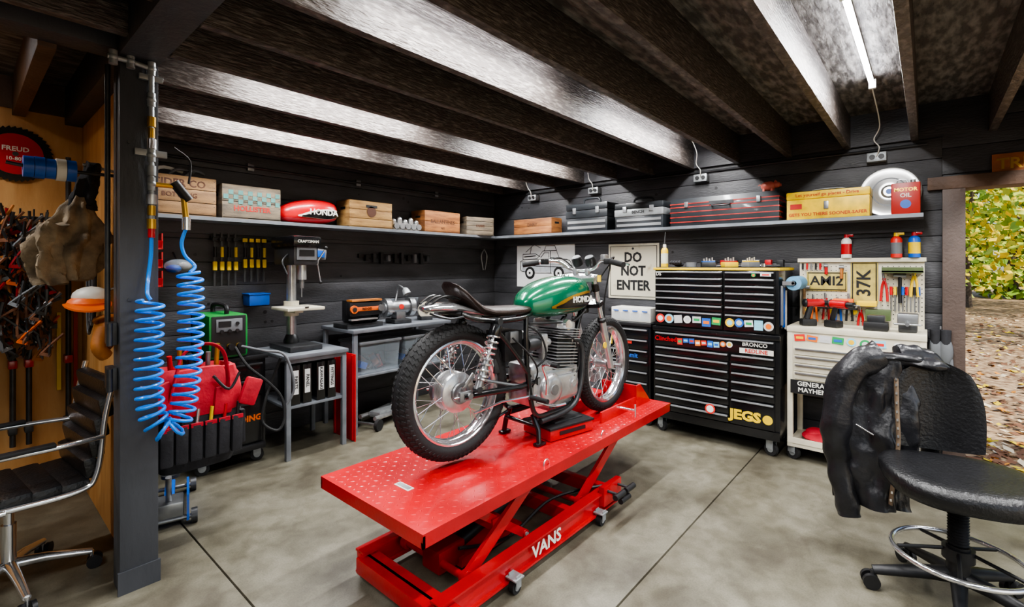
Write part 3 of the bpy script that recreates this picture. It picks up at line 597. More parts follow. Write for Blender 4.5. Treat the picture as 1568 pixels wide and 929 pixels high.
# ------------------------------------------------------------------ wall B flat things
B=O('truck_poster',(4.594,3.46,1.48),-90); B.box((0,0,0),(.86,.004,.57),paper)
def ln(p,r=.004,m=ink): B.tube([(a*1.1,-.004,b*1.15) for a,b in p],r,m,4)
B.prism([(-.34,-.1),(.38,-.1),(.38,-.02),(-.36,.02)],(0,-.003,0),(1,0,0),(0,0,1),.002,M('poster_grey','#a9adb2',.6,var=.1,vs=20))
ln([(-.33,-.08),(-.34,.02),(-.3,.04),(-.1,.05),(-.02,.13),(.16,.13),(.2,.05),(.33,.03),(.36,-.02),(.36,-.09),(.26,-.1)]); ln([(-.33,-.08),(-.27,-.09)]); ln([(-.13,-.1),(.1,-.1)]); ln([(-.3,.04),(.2,.05)]); ln([(.08,.13),(.08,-.1)]); ln([(-.05,.06),(0,.11),(.06,.11),(.06,.06)]); ln([(-.3,.04),(-.3,.1),(-.12,.1),(-.06,.07)]); ln([(-.34,.02),(.36,-.02)],.003); ln([(-.26,.12),(-.14,.2),(-.05,.16)]); ln([(-.2,.1),(-.18,.17)]); ln([(0,.13),(.02,.18),(.14,.18),(.16,.13)]); ln([(.08,.06),(.3,.04)],.006); ln([(-.3,-.02),(.3,-.04)],.005); ln([(-.28,.07),(-.12,.08)],.008)
for x in (-.22,.21): B.disc((x,-.005,-.115),(0,1,0),.075,.004,ink,24); B.disc((x,-.008,-.115),(0,1,0),.045,.004,paper,24); B.disc((x,-.010,-.115),(0,1,0),.015,.004,ink,16)
B.done()
B=O('do_not_enter_sign',(4.59,2.31,1.395),-90); B.box((0,0,0),(.57,.006,.57),signc,bev=.002); B.tube([(-.26,-.004,-.26),(.26,-.004,-.26),(.26,-.004,.26),(-.26,-.004,.26)],.004,ink,6,True)
for t,z in (('DO',.14),('NOT',.0),('ENTER',-.15)): B.text(t,(0,-.005,z),.14,ink,sx=.9,bold=.035)
B.disc((0,-.005,.235),(0,1,0),.012,.004,dkst); B.done()
B=O('wooden_sign',(4.585,-.56,2.13),-90); B.box((0,0,0),(.46,.02,.14),M('sign_wood','#8a4f22',.6,var=.2,vs=8,st=(1,1,5))); B.text('TREVS',(-.07,-.011,0),.1,gold); B.done()
# ------------------------------------------------------------------ crates
def crate(name,loc,rz,w,d,h,m,n=3,txt=None,tm=inkbrn,hole=True):
    B=O(name,loc,rz); t=.014; dz=h/n
    for i in range(n):
        a=i*dz+.002; b=(i+1)*dz-.002
        B.bx(-w/2,w/2,-d/2,-d/2+t,a,b,m,bev=.002); B.bx(-w/2,w/2,d/2-t,d/2,a,b,m,bev=.002)
    B.bx(-w/2,-w/2+.018,-d/2+t,d/2-t,0,h,m,bev=.002); B.bx(w/2-.018,w/2,-d/2+t,d/2-t,0,h,m,bev=.002); B.bx(-w/2,w/2,-d/2,d/2,0,.01,m)
    for x in (-w/2+.012,w/2-.012):
        for i in range(n*2): B.disc((x,-d/2-.001,(i+.5)*h/n/2),(0,1,0),.003,.002,dkst,8)
    if hole: B.box((-w/2-.0005,0,h*.7),(.003,.08,.022),ink); B.box((w/2+.0005,0,h*.7),(.003,.08,.022),ink)
    if txt:
        for q,(s_,zz,sz) in enumerate(txt): B.text(s_,(0,-d/2-.001,h*zz),sz,tm)
    return B
zs=1.8125; yc=4.115
B=crate('wooden_crate',(1.03,yc,zs),0,.46,.23,.28,wood,3,[('CIDER CO',.8,.07),('BOTTLING',.5,.045)])
for i in range(3): B.tube(spl([(-.2+.1*i,0,.2),(-.1+.1*i,-.03,.33),(.05+.07*i,.02,.325)],5),.012,[white,steel,greyp][i],8)
B.done()
B=crate('wooden_crate',(1.515,yc,zs),0,.43,.23,.26,wood2,2,[('HOLLISTER',.3,.055)],inkred)
for i in range(12):
    for j in range(3):
        if (i+j)%2: B.box((-.19+i*.0345,-.117,.13+j*.035),(.034,.002,.034),teal)
B.done()
B=crate('wooden_crate',(2.58,yc,zs),0,.46,.23,.25,M('crate_wood_yellow','#a5824e',.7,col2='#7f5e35',vs=6,st=(1,1,6),bump=.25),3,None); B.disc((.0,-.118,.15),(0,1,0),.05,.002,inkbrn); B.box((0,-.118,.2),(.12,.002,.025),ink); B.done()
crate('wooden_crate',(3.47,yc,zs),0,.5,.23,.23,wood3,2,[('BALLANTINES',.5,.055),('ALE',.2,.03)]).done()
crate('wooden_crate',(4.05,4.08,zs),-12,.38,.21,.21,wood2,4,[('FARMS',.5,.04)]).done()
crate('wooden_crate',(4.43,3.44,zs),-90,.55,.2,.18,wood3,2,[('DAIRY',.6,.05)]).done()
B=O('spare_fuel_tank',(1.755,4.13,zs+.002)); tank(B,(-.0,0,.036),redp,blkg,white,'HONDA',.92,.075,.38,.07); B.done()
B=O('carburetor_set',(3.02,4.1,zs))
for i,x in enumerate((-.14,-.07,.0,.07,.14)): B.cyl((x,-.03,.0),(x,-.03,.08+.02*(i%2)),.028,alu); B.cyl((x,-.08,.04),(x,.04,.04),.024,steel); B.sph((x,-.03,.09+.02*(i%2)),.026,alu); B.disc((x,-.082,.04),(0,1,0),.03,.008,alu)
B.box((0,.02,.05),(.34,.03,.04),alu,bev=.005); B.done()
def toolbox(name,loc,rz,w,d,h,m,tm,hm):
    B=O(name,loc,rz); B.bx(-w/2,w/2,-d/2,d/2,0,h*.4,m,bev=.006); B.bx(-w/2-.004,w/2+.004,-d/2-.006,d/2+.004,h*.4,h*.62,tm,bev=.005)
    B.bx(-w/2-.004,w/2+.004,-d/2-.004,d/2+.004,h*.63,h*.82,m,bev=.012)
    for x in (-w*.28,w*.28): B.bx(x-.02,x+.02,-d/2-.016,-d/2-.002,h*.52,h*.7,hm,bev=.003)
    B.tube(spl([(-w*.2,0,h*.82),(-w*.18,0,h*.97),(0,0,h),(w*.18,0,h*.97),(w*.2,0,h*.82)],5),.011,m,8)
    for i in range(2): B.bx(-w/2+.02,w/2-.02,-d/2-.004,-d/2,h*(.08+.16*i),h*(.16+.16*i),hm)
    return B
bk2=M('toolbox_black','#272b2f',.4,var=.15,coat=.3)
toolbox('toolbox',(4.44,2.71,zs),-90,.5,.24,.36,bk2,bk2,hand).done()
B=toolbox('toolbox',(4.44,2.12,zs),-90,.5,.24,.31,bk2,galv,hand); B.text('BENCH',(0,-.129,.16),.04,ink); B.done()
B=O('striped_toolbox',(4.44,1.35,zs),-90); rdw=M('worn_red','#9a2620',.55,var=.35,vs=14)
B.bx(-.45,.45,-.12,.12,0,.2,bk2,bev=.006)
for z in (.03,.075,.12,.165): B.bx(-.452,.452,-.122,.122,z,z+.009,rdw)
B.prism([(-.12,.2),(.12,.2),(.1,.25),(-.1,.25)],(0,0,0),(0,1,0),(0,0,1),.9,bk2)
B.bx(-.452,.452,-.122,.122,.195,.205,rdw); B.tube(spl([(-.07,-.12,.17),(-.06,-.15,.16),(.06,-.15,.16),(.07,-.12,.17)],4),.007,dkst,8); B.box((0,-.125,.19),(.2,.006,.03),dkst)
for x in (-.3,.3): B.box((x,-.128,.19),(.03,.012,.05),steel,bev=.002)
B.done()
B=O('piggy_bank',(4.42,1.0,zs+.251),0); B.sph((0,0,.05),(.045,.06,.04),pink); B.sph((0,-.06,.055),(.026,.03,.026),pink); B.cyl((0,-.085,.05),(0,-.095,.05),.012,pink)
for x in (-.02,.02):
    for y in (-.03,.03): B.cyl((x,y,0),(x,y,.03),.011,pink)
    B.lathe([(.012,0),(0,.02)],(x,-.055,.075),(x*4,0,1),pink,8)
B.tube([(0,.058,.06),(.008,.07,.068),(-.004,.075,.06)],.004,pink); B.done()
B=O('yellow_toolbox',(4.42,.58,zs),-90); B.bx(-.265,.265,-.11,.11,0,.155,yell,bev=.006); B.bx(-.268,.268,-.114,.112,.155,.215,yell,bev=.012); B.text("Let yourself go places - Drive",(0.0,-.116,.185),.034,inkred,bold=.01); B.text("GETS YOU THERE SOONER-SAFER",(0,-.112,.035),.033,inkred,bold=.02); B.box((0,-.113,.1),(.03,.01,.06),steel,bev=.002); B.box((-.2,-.112,.1),(.08,.002,.04),inkred); B.tube(spl([(-.1,0,.21),(-.09,0,.235),(.09,0,.235),(.1,0,.21)],4),.006,steel,8); B.done()
hubm=M('hubcap_metal','#c4c4c3',.3,.7,var=.06)
B=O('hubcap',(4.565,.215,zs+.19),-90,rot=Matrix.Rotation(-.06,4,'X')); B.lathe([(0,-.03),(.035,-.03),(.05,-.018),(.07,-.02),(.09,-.01),(.13,-.012),(.155,-.004),(.18,-.009),(.188,.002)],(0,0,0),(0,1,0),hubm,48); B.lathe([(.098,-.0125),(.106,-.0128)],(0,0,0),(0,1,0),dkst,48)
B.disc((0,-.031,0),(0,1,0),.02,.003,stm[2]); B.done()
B=O('oil_tin',(4.37,.115,zs),-90); B.box((0,0,.11),(.16,.08,.22),M('tin_red','#a8241a',.4,var=.1),bev=.01); B.text('MOTOR',(0,-.041,.17),.035,gold); B.text('OIL',(0,-.041,.13),.04,white); B.disc((0,-.041,.07),(0,1,0),.03,.002,stm[2]); B.cyl((.04,0,.22),(.04,0,.24),.015,steel); B.tube(spl([(-.05,0,.22),(-.04,0,.245),(.0,0,.245),(.01,0,.22)],4),.004,steel,6); B.done()
# ------------------------------------------------------------------ benches on wall A
def table(name,x0,x1,y0,y1,zt,sh,m,leg=.035,apron=True):
    B=O(name); B.bx(x0,x1,y0,y1,zt-.03,zt,m,bev=.004)
    for x in (x0+.03,x1-.03):
        for y in (y0+.03,y1-.03): B.bx(x-leg/2,x+leg/2,y-leg/2,y+leg/2,0,zt-.03,m,bev=.003)
    B.bx(x0+.02,x1-.02,y0+.02,y1-.02,sh-.02,sh,m,bev=.003)
    if apron: B.bx(x0+.02,x1-.02,y0+.015,y0+.03,zt-.06,zt-.03,m)
    return B
B=table('steel_workbench',1.58,2.09,3.57,4.15,.78,.4,bench)
for i,x in enumerate((1.67,1.76,1.87,1.96)):
    B.L=Matrix.Translation((x,3.72,.401)); B.box((0,0,.15),(.07,.24,.3),blkg,bev=.006); B.box((0,-.121,.17),(.042,.002,.18),paper); B.text(['PARTS','PANEL','KAWASAKI','FITTINGS'][i],(0,-.123,.17),.034,ink,u=(0,0,-1),v=(1,0,0))
B.L=Matrix(); B.done()
B=table('steel_workbench',2.2,3.3,3.68,4.24,.9,.5,bench,apron=False)
tc_=M('tote_content','#4c5a66',.8,col2='#8a5a4a',vs=20)
for x in (2.5,2.97):
    B.L=Matrix.Translation((x,3.9,.501)); a,bb=.19,.16; hgt=.26
    rg=[[(q*(1+z*.3)*a,p*(1+z*.3)*bb,z) for q,p in ((-1,-1),(1,-1),(1,1),(-1,1))] for z in (0,.1,.2,hgt)]
    B.loft(rg,clr,cap=True); B.box((0,0,hgt+.01),(.44,.37,.025),greyp,bev=.008)
    for k in range(6): B.box((-.12+.05*k,-.03+.02*(k%3),.06+.02*(k%2)),(.07,.12,.06),[blue,tc_,steel,tc_,redd,blk][k],rot=(.3*k,.4,.2*k),bev=.008)
B.L=Matrix(); B.done()
B=O('red_panel'); B.box((2.15,3.74,.36),(.012,.34,.72),redp,bev=.002); B.box((2.142,3.6,.36),(.02,.02,.7),redp); B.box((2.142,3.88,.36),(.02,.02,.7),redp); B.done()
B=O('drill_press',(1.8,3.9,.781)); B.box((0,-.02,.02),(.26,.38,.04),dkst,bev=.008); B.cyl((0,.06,.04),(0,.06,.7),.037,alu); B.lathe([(.06,0),(.06,.02),(.045,.06),(.038,.07)],(0,.06,.04),(0,0,1),dkst,20)
B.box((0,-.06,.33),(.3,.3,.025),cream,bev=.006); B.cyl((0,.06,.26),(0,.06,.38),.058,cream); B.box((0,0,.31),(.07,.16,.04),cream,bev=.006); B.box((0,-.21,.345),(.03,.012,.006),ink)
B.box((0,-.02,.76),(.2,.36,.17),dkst,bev=.02); B.box((0,-.02,.86),(.23,.42,.09),blkg,bev=.025); B.box((0,-.205,.77),(.16,.01,.11),greyp,bev=.003); B.box((0,-.211,.77),(.12,.004,.05),blk); B.text('CRAFTSMAN',(0,-.235,.86),.03,white)
B.cyl((0,-.12,.68),(0,-.12,.56),.036,alu); B.cyl((0,-.12,.56),(0,-.12,.49),.02,steel,.016); B.cyl((0,-.12,.49),(0,-.12,.42),.005,steel); B.cyl((0,-.12,.68),(0,-.12,.7),.05,alu)
B.cyl((.1,-.08,.7),(.15,-.08,.7),.025,alu)
for a in (0.3,2.4,4.5): B.cyl((.15,-.08,.7),(.16,-.08+.16*math.cos(a),.7+.16*math.sin(a)),.006,chrome); B.sph((.16,-.08+.17*math.cos(a),.7+.17*math.sin(a)),.015,blk)
B.tube(spl([(-.1,-.1,.76),(-.16,-.14,.7),(-.14,-.18,.6)],5),.008,blk); B.cyl((.06,.15,.6),(.06,.15,.85),.07,dkst); B.done()
B=O('belt_sander',(2.38,3.9,.901)); B.box((0,0,.02),(.36,.24,.04),dkst,bev=.006); B.box((.0,.03,.14),(.2,.18,.2),blk,bev=.02); B.box((0,-.1,.17),(.34,.08,.13),blk,bev=.03); B.box((0,-.141,.17),(.26,.004,.035),orange,bev=.001); B.box((0,-.1,.245),(.3,.09,.015),tan); B.disc((.15,-.02,.14),(1,0,0),.1,.02,dkst,28); B.box((-.03,-.13,.08),(.26,.05,.012),alu); B.text('RIDGID',(0,-.145,.17),.03,ink); B.disc((-.13,-.145,.17),(0,1,0),.035,.02,orange); B.disc((-.13,-.157,.17),(0,1,0),.02,.006,dkst); B.disc((.14,-.145,.17),(0,1,0),.03,.02,steel); B.done()
B=O('bench_grinder',(2.8,3.88,.901),-8); m=steel; B.box((0,0,.02),(.18,.2,.04),dkst,bev=.01); B.box((0,0,.07),(.1,.12,.08),m,bev=.015); B.cyl((-.1,0,.15),(.1,0,.15),.065,m,seg=24)
for sd in (-1,1): B.cyl((sd*.1,0,.15),(sd*.15,0,.15),.09,m,seg=28); B.disc((sd*.125,0,.15),(1,0,0),.08,.03,greyp,28); B.disc((sd*.153,0,.15),(1,0,0),.05,.01,alu); B.box((sd*.125,-.1,.12),(.05,.04,.008),alu); B.box((sd*.125,-.09,.21),(.06,.005,.07),clr,rot=(.5,0,0))
B.disc((0,-.062,.16),(0,1,0),.025,.01,stm[0]); B.tube(spl([(0,.06,.2),(.03,.08,.3),(0,.0,.36),(.02,-.08,.33)],6),.008,steel,8); B.lathe([(.01,0),(.03,.02),(.04,.07)],(.02,-.08,.34),(.2,-.5,-.9),galv,16); B.done()
B=O('buffing_wheel',(3.14,3.9,.901),-20); B.box((.0,0,.02),(.12,.14,.04),dkst,bev=.006); B.cyl((0,-.02,.09),(0,.1,.09),.05,greyp); B.disc((0,-.04,.1),(0,1,0),.085,.025,cream,28); B.disc((0,-.056,.1),(0,1,0),.03,.01,dkst); B.done()
B=O('floor_jack',(2.62,3.85,0),20)
for y in (-.08,.08): B.tube([(-.25,y,.1),(.25,y,.06)],.02,alu,8)
for x in (-.25,.25):
    B.cyl((x,-.13,.05),(x,.13,.05),.012,steel)
    for y in (-.12,.12): B.disc((x,y,.05),(0,1,0),.05,.03,rub)
B.box((0,0,.1),(.3,.12,.05),galv,bev=.01); B.cyl((.1,0,.12),(.35,.0,.3),.015,chrome); B.done()
# ------------------------------------------------------------------ welder on cart
B=O('welding_cabinet',(1.29,3.97,0)); B.bx(-.23,.23,-.2,.2,.12,.79,blkg,bev=.008); B.bx(-.245,.245,-.215,.2,.76,.79,blk,bev=.006); drawers(B,-.21,.21,.5,.74,2,-.2,blkg,dkst); B.bx(-.2,.2,-.212,-.2,.15,.49,blkg,bev=.006); B.box((.0,-.215,.44),(.3,.01,.015),dkst)
B.text('WELDING',(.06,-.214,.33),.06,orange,bold=.04); B.bx(-.22,.22,-.24,-.18,.1,.14,blk,bev=.01)
for x in (-.18,.18):
    for y in (-.17,.15): caster(B,x,y,.045,.12,.3)
B.done()
B=O('welding_machine',(1.26,3.93,.791)); B.box((0,0,.16),(.26,.38,.31),weldg,bev=.03); B.box((0.0,-.188,.165),(.22,.01,.28),blk,bev=.004); B.box((0,.17,.165),(.27,.04,.3),blk,bev=.018); B.box((0,-.197,.24),(.17,.006,.09),greyp,bev=.004); B.box((-.03,-.201,.25),(.08,.004,.04),blk)
for x,z in ((-.05,.2),(0,.2),(.05,.2),(.05,.25)): B.disc((x,-.203,z),(0,1,0),.012,.012,blk)
for x in (-.06,0,.06): B.cyl((x,-.195,.09),(x,-.23,.09),.02,gold); B.cyl((x,-.22,.09),(x,-.25,.09),.022,blk)
B.tube(spl([(0,-.14,.31),(0,-.12,.37),(0,.12,.37),(0,.14,.31)],5),.016,blk,8)
for i in range(8): B.box((.131,0,.1+i*.022),(.004,.2,.008),ink)
B.tube(spl([(.02,-.24,.09),(.07,-.33,-.04),(.19,-.38,-.17),(.27,-.41,-.29),(.28,-.43,-.44),(.23,-.43,-.51),(.15,-.38,-.44),(.17,-.38,-.29),(.22,-.36,-.17),(.26,-.42,.0)],8),.01,rub,8)
B.tube(spl([(.06,-.24,.09),(.16,-.38,.06),(.27,-.43,.03),(.32,-.45,-.09),(.34,-.45,-.24),(.3,-.43,-.34)],8),.009,greyp,8); B.done()
B=O('bar_clamp_set',(1.5,4.26,1.3))
B.bx(-.2,.22,-.02,.02,.36,.385,blk)
for i,x in enumerate([-.18,-.13,-.08,-.03,.04,.09,.14,.19]):
    l=.3 if i<4 else .24; B.box((x,-.03,.2),(.014,.008,l+.12),dkst); B.box((x,-.035,.36),(.035,.02,.03),yel if i>3 else blk,bev=.003); B.box((x,-.04,.15 if i<4 else .17),(.03,.025,.07),yel,bev=.006); B.cyl((x,-.045,.22),(x,-.045,.3),.012,yel if i%2 else blk)
B.done()
B=O('tool_rail',(3.05,4.25,1.55)); B.bx(-.45,.45,0,.03,-.02,.02,blk,bev=.003)
for i in range(10): B.box((-.38+i*.085,-.02,-.02),(.035,.04,.06+.03*(i%3)),[blk,dkst,blk,greyp][i%4],bev=.005)
B.done()
B=O('hanging_calipers',(4.35,4.25,1.5)); B.cyl((0,.03,.16),(0,-.03,.16),.006,steel)
for q in (-1,1): B.tube(spl([(0,-.02,.16),(q*.05,-.02,.08),(q*.03,-.02,-.04),(q*.015,-.02,-.1)],5),.008,steel,8)
B.done()
B=O('stacking_bins',(.83,4.13,1.3))
for i in range(3):
    z=i*.13; B.box((0,0,z+.01),(.2,.24,.01),redp); B.box((-.1,0,z+.06),(.008,.24,.11),redp); B.box((.1,0,z+.06),(.008,.24,.11),redp); B.box((0,-.12,z+.035),(.2,.008,.06),redp,rot=(.3,0,0)); B.box((0,.12,z+.06),(.2,.008,.11),redp); B.box((0,0,z+.03),(.17,.2,.04),greyp)
B.box((0,.13,.2),(.2,.02,.5),blk); B.done()
B=O('multitool_case',(2.05,4.16,1.56)); B.box((0,0,.0),(.26,.14,.1),greyp,rot=(0,.1,0),bev=.02); B.box((0.03,-.075,0),(.15,.01,.06),blue,rot=(0,.1,0),bev=.003); B.box((-.1,-.07,0),(.05,.02,.06),redp,rot=(0,.1,0),bev=.003); B.box((0,.09,0),(.05,.07,.05),blk); B.done()
B=O('blue_parts_bin',(1.62,4.2,1.17)); B.box((0,0,0),(.16,.14,.09),blue,bev=.012); B.box((0,0,.05),(.17,.15,.012),blue,bev=.004); B.done()
B=O('plastic_bag_of_rags',(1.06,4.15,1.45)); B.sph((0,0,0),(.09,.07,.05),clr,20); B.sph((-.03,0,-.02),(.05,.05,.03),blue); B.sph((.04,0,0),(.04,.04,.03),cloth); B.cyl((0,0,.02),(0,.13,.1),.006,steel); B.done()
# ------------------------------------------------------------------ air line, hose on post
B=O('air_line')
x,y=.575,2.655
B.tube([(x,y,1.62),(x,y,2.33),(x-.01,y,2.335)],.011,galv,10); B.tube([(x,y,2.34),(.5,y,2.35),(.42,y,2.35)],.011,galv,10); B.tube([(.44,y,2.35),(.44,y+.12,2.35),(.44,y+.12,1.2)],.011,dkst,10)
for xx,z in ((x,2.34),(.5,2.35),(.44,2.35),(x,1.95),(x,1.82),(x,2.2)): B.sph((xx,y,z),.019,galv,12); B.cyl((xx,y,z-.03),(xx,y,z+.03),.016,galv)
for z,m,r in ((2.1,gold,.017),(2.05,gold,.013),(2.0,chrome,.02),(1.88,galv,.018),(1.75,alu,.022),(1.7,gold,.016),(1.64,gold,.018),(1.6,redp,.014)): B.cyl((x,y,z-.022),(x,y,z+.022),r,m,seg=10)
B.tube([(x,y,1.82),(.66,y,1.82)],.011,gold,10); B.cyl((.66,y,1.84),(.72,y,1.76),.022,blk); B.cyl((.70,y,1.77),(.71,y,1.66),.013,gold); B.cyl((.71,y,1.68),(.71,y,1.62),.018,chrome)
B.box((x,y+.01,1.96),(.12,.02,.03),galv,bev=.003); B.box((x,y+.01,2.3),(.09,.02,.025),galv,bev=.003)
B.tube(spl([(.66,y,2.0),(.73,y+.02,1.95),(.72,y,1.84)],5),.005,rub,6)
B.tube(spl([(.575,2.655,1.6),(.572,2.65,1.5),(.56,2.64,1.4),(.55,2.61,1.33),(.56,2.6,1.3)],6),.008,hose,8); B.tube(spl([(.71,2.655,1.63),(.69,2.65,1.56),(.70,2.64,1.5),(.735,2.62,1.45),(.71,2.6,1.42)],6),.008,hose,8)
path=spl([(.56,2.6,1.3),(.555,2.6,1.1),(.555,2.6,.9),(.57,2.6,.78),(.61,2.59,.715),(.655,2.59,.73),(.69,2.6,.84),(.71,2.6,1.05),(.715,2.6,1.25),(.71,2.6,1.42)],12)
B.helix(path,.048,32,.0075,hose,8,18); B.done()
# tool bag
B=O('tool_bag')
def sup(c,rx,ry,z,e=.55,n=36,am=.0,sd=0): return [(c[0]+rx*math.copysign(abs(math.cos(a))**e,math.cos(a))*(1+am*nz((math.cos(a)*2,math.sin(a)*2,z*8),1,sd)),c[1]+ry*math.copysign(abs(math.sin(a))**e,math.sin(a))*(1+am*nz((math.cos(a)*2,math.sin(a)*2,z*8),1,sd+3)),z+am*.06*nz((a,z,1),2,sd)) for a in [2*pi*i/n for i in range(n)]]
cc=(.85,3.03)
B.loft([sup(cc,.15,.07,.37),sup(cc,.17,.1,.375),sup(cc,.195,.115,.45,am=.1),sup(cc,.2,.12,.6,am=.1),sup(cc,.2,.12,.68,am=.08)],clothd)
B.loft([sup(cc,.203,.123,.66,am=.08),sup(cc,.21,.127,.69,am=.12),sup(cc,.215,.13,.76,am=.2),sup(cc,.2,.12,.84,am=.25),sup(cc,.17,.1,.9,am=.3),sup(cc,.15,.085,.905,am=.3),sup(cc,.13,.07,.84,am=.2)],clothr)
for i in range(6):
    x=.69+.065*i; B.box((x,2.9,.53),(.058,.03,.2),clothd,rot=(.05,0,.05*i-.1),bev=.012); B.box((x,2.886,.62),(.055,.01,.02),clothr)
    B.cyl((x,2.9,.6),(x+.01,2.9,.7),.009,[redp,blk,chrome,yel][i%4])
for i in range(3): B.box((1.065,2.97+.06*i,.54),(.03,.052,.19),clothd,bev=.012)
for (x,z,r) in ((1.09,.74,.4),(.68,.78,-.3),(.95,.72,.1)): B.box((x,2.91,z),(.1,.03,.15),clothr,rot=(0,r,.2),bev=.014)
B.tube(spl([(.7,2.92,.7),(.72,2.89,.85),(.76,2.88,1.0),(.86,2.88,1.04),(.94,2.88,.99),(.97,2.9,.85),(.98,2.92,.7)],6),.012,clothr,8,flat=.5); B.tube(spl([(.68,3.02,.88),(.66,3.0,1.05),(.61,3.0,1.15)],5),.01,clothd,8)
B.tube(spl([(.9,2.9,.86),(.97,2.88,.78),(1.03,2.9,.86)],5),.008,blk,6)
for i in range(6): B.cyl((.74+i*.04,3.0,.8),(.72+i*.045,2.98,.98+.04*(i%2)),.012,[redp,gold,blk,redp,steel,gold][i])
B.done()
B=O('trolley_jack',(.83,3.42,0),75)
for y in (-.09,.09): B.prism([(-.28,.03),(.25,.03),(.25,.08),(.05,.14),(-.25,.16),(-.28,.1)],(0,y,0),(1,0,0),(0,0,1),.012,blue)
for xx,yy in ((-.25,-.12),(-.25,.12),(.22,-.12),(.22,.12)): B.disc((xx,yy,.04),(0,1,0),.04,.03,dkst)
B.cyl((-.25,-.13,.04),(-.25,.13,.04),.012,steel); B.cyl((.22,-.13,.04),(.22,.13,.04),.012,steel); B.box((0,0,.1),(.3,.05,.04),blue,bev=.006); B.disc((.2,0,.13),(0,0,1),.05,.02,dkst); B.box((-.18,0,.09),(.15,.14,.08),steel,bev=.01); B.cyl((-.2,0,.12),(-.25,0,.28),.015,steel); B.done()
# ------------------------------------------------------------------ left alcove
B=O('saw_blade_sign',(.235,4.255,2.14)); pts=[]
for i in range(40):
    a=2*pi*i/40; pts.append((.172*math.cos(a),.172*math.sin(a))); pts.append((.16*math.cos(a+.12),.16*math.sin(a+.12)))
B.prism(pts,(0,0,0),(1,0,0),(0,0,1),.006,blkg); B.disc((0,-.004,0),(0,1,0),.125,.004,redp,36); B.text('FREUD',(0,-.007,.03),.04,white); B.text('10-80T',(0,-.007,-.03),.03,white); B.disc((0,-.007,0),(0,1,0),.014,.003,dkst); B.done()
B=O('tape_rolls',(.34,3.08,1.9)); B.tube(spl([(.205,0,-.0),(-.1,0,-.0),(-.2,0,.01)],4),.008,dkst,8)
for i,(m,r) in enumerate(((blue,.048),(blue,.05),(blue,.046),(white,.052),(blue,.05))): B.lathe([(.02,-.017),(r,-.017),(r,.017),(.02,.017)],(-.13+i*.036,0,0),(1,0,0),m,24,True)
B.done()
def garment(B,m,fn,rows,n,seed,fold=7,amp=.22):
    rings=[]
    for k in range(rows):
        t=k/(rows-1); cx,cy,z,rx,ry=fn(t); rg=[]
        for i in range(n):
            a=2*pi*i/n; ph=2.2*nz((t*2.2,seed,.3)); f=1+amp*math.sin(fold*a+ph*3+seed)*(.35+.65*min(1,t*2))+.35*nz((math.cos(a)*1.7,math.sin(a)*1.7,t*3.5),1,seed)+.14*nz((math.cos(a)*4,math.sin(a)*4,t*11),1,seed+2)
            rg.append((cx+rx*f*math.cos(a),cy+ry*f*math.sin(a),z+.02*nz((a,t*9,3),1,seed)))
        rings.append(rg)
    B.loft(rings,m)
B=O('hanging_shirt')
garment(B,cloth,lambda t:(.41-.05*t,3.27,1.80-.42*t,.035+.085*min(1,t*2.5)-.03*max(0,t-.8)*5,.05+.03*min(1,t*2)),44,84,2,9,.24)
garment(B,cloth,lambda t:(.31-.03*math.sin(t*3),3.22,1.66-.3*t,.05+.02*math.sin(t*pi),.05),24,48,5,5,.3)
garment(B,clothd,lambda t:(.46-.05*t,3.27,1.98-.24*t,.03+.03*t,.035+.02*t),18,40,7,4,.15)
B.cyl((.545,3.27,1.95),(.42,3.27,1.97),.007,steel); B.done()
B=O('hanging_cap',(.43,3.1,1.3)); B.sph((0,0,0),(.075,.085,.05),white); B.sph((-.01,-.01,-.03),(.085,.09,.04),orange); B.prism([(.1*math.cos(a)*.9,-.11*math.sin(a)) for a in [pi*i/10 for i in range(11)]],(-.02,-.05,-.03),(1,0,0),(0,1,.3),.008,orange); B.cyl((.0,0,.0),(.115,0,.05),.006,steel); B.done()
B=O('leather_tool_pouch',(.475,3.05,1.12)); B.sph((0,0,0),(.045,.08,.09),tan); B.tube(spl([(-.02,-.06,.03),(-.04,-.09,-.05),(-.01,-.07,-.1)],5),.03,tan,10); B.ring((0,-.04,.07),(0,.5,1),.045,.01,tan,20); B.cyl((.0,0,.09),(.07,0,.1),.006,steel); B.done()
brn=M('clamp_brown','#7a5038',.6,var=.3,vs=20)
B=O('spring_clamp_collection')
for i in range(320):
    x=random.uniform(-.1,.38); z=random.uniform(.98,1.74)-.25*abs(x-.15); y=4.2-random.uniform(0,.22)
    a=random.uniform(-.6,.6); m=[orange,brn,dkst,redd,brn,greyp,tan,brn][i%8]; R=Matrix.Translation((x,y,z))@Matrix.Rotation(a,4,'Y')@Matrix.Rotation(random.uniform(-.8,.8),4,'Z')
    B.L=R; 
    for q in (-1,1): B.tube([(q*.035,0,.08),(0,0,0),(-q*.02,0,-.06)],.008,m if q>0 else dkst,5)
    B.ring((0,0,0),(0,1,0),.012,.004,steel,8,4); B.box((0,0,-.06),(.05,.012,.02),m)
B.L=Matrix(); B.cyl((-.1,4.24,1.75),(.42,4.24,1.75),.01,dkst); B.bx(-.1,.42,4.22,4.25,1.05,1.08,dkst)
for i in range(8): B.tube([(-.05+.06*i,4.24,1.75),(-.05+.06*i,4.18,1.74),(-.05+.06*i,4.17,1.8)],.005,dkst,6)
B.done()
B=O('pipe_clamps')
for x in (.22,.29,.47): B.cyl((x,4.2,.35),(x,4.2,.95 if x<.4 else 2.15),.014,dkst); B.box((x,4.22,.85),(.04,.08,.05),redp,bev=.006); B.box((x,4.22,.45),(.04,.08,.05),dkst,bev=.006)
for i,x in enumerate((.43,.51)): B.box((x,4.25,.9),(.02,.02,.5),[yel,redp][i])
B.done()
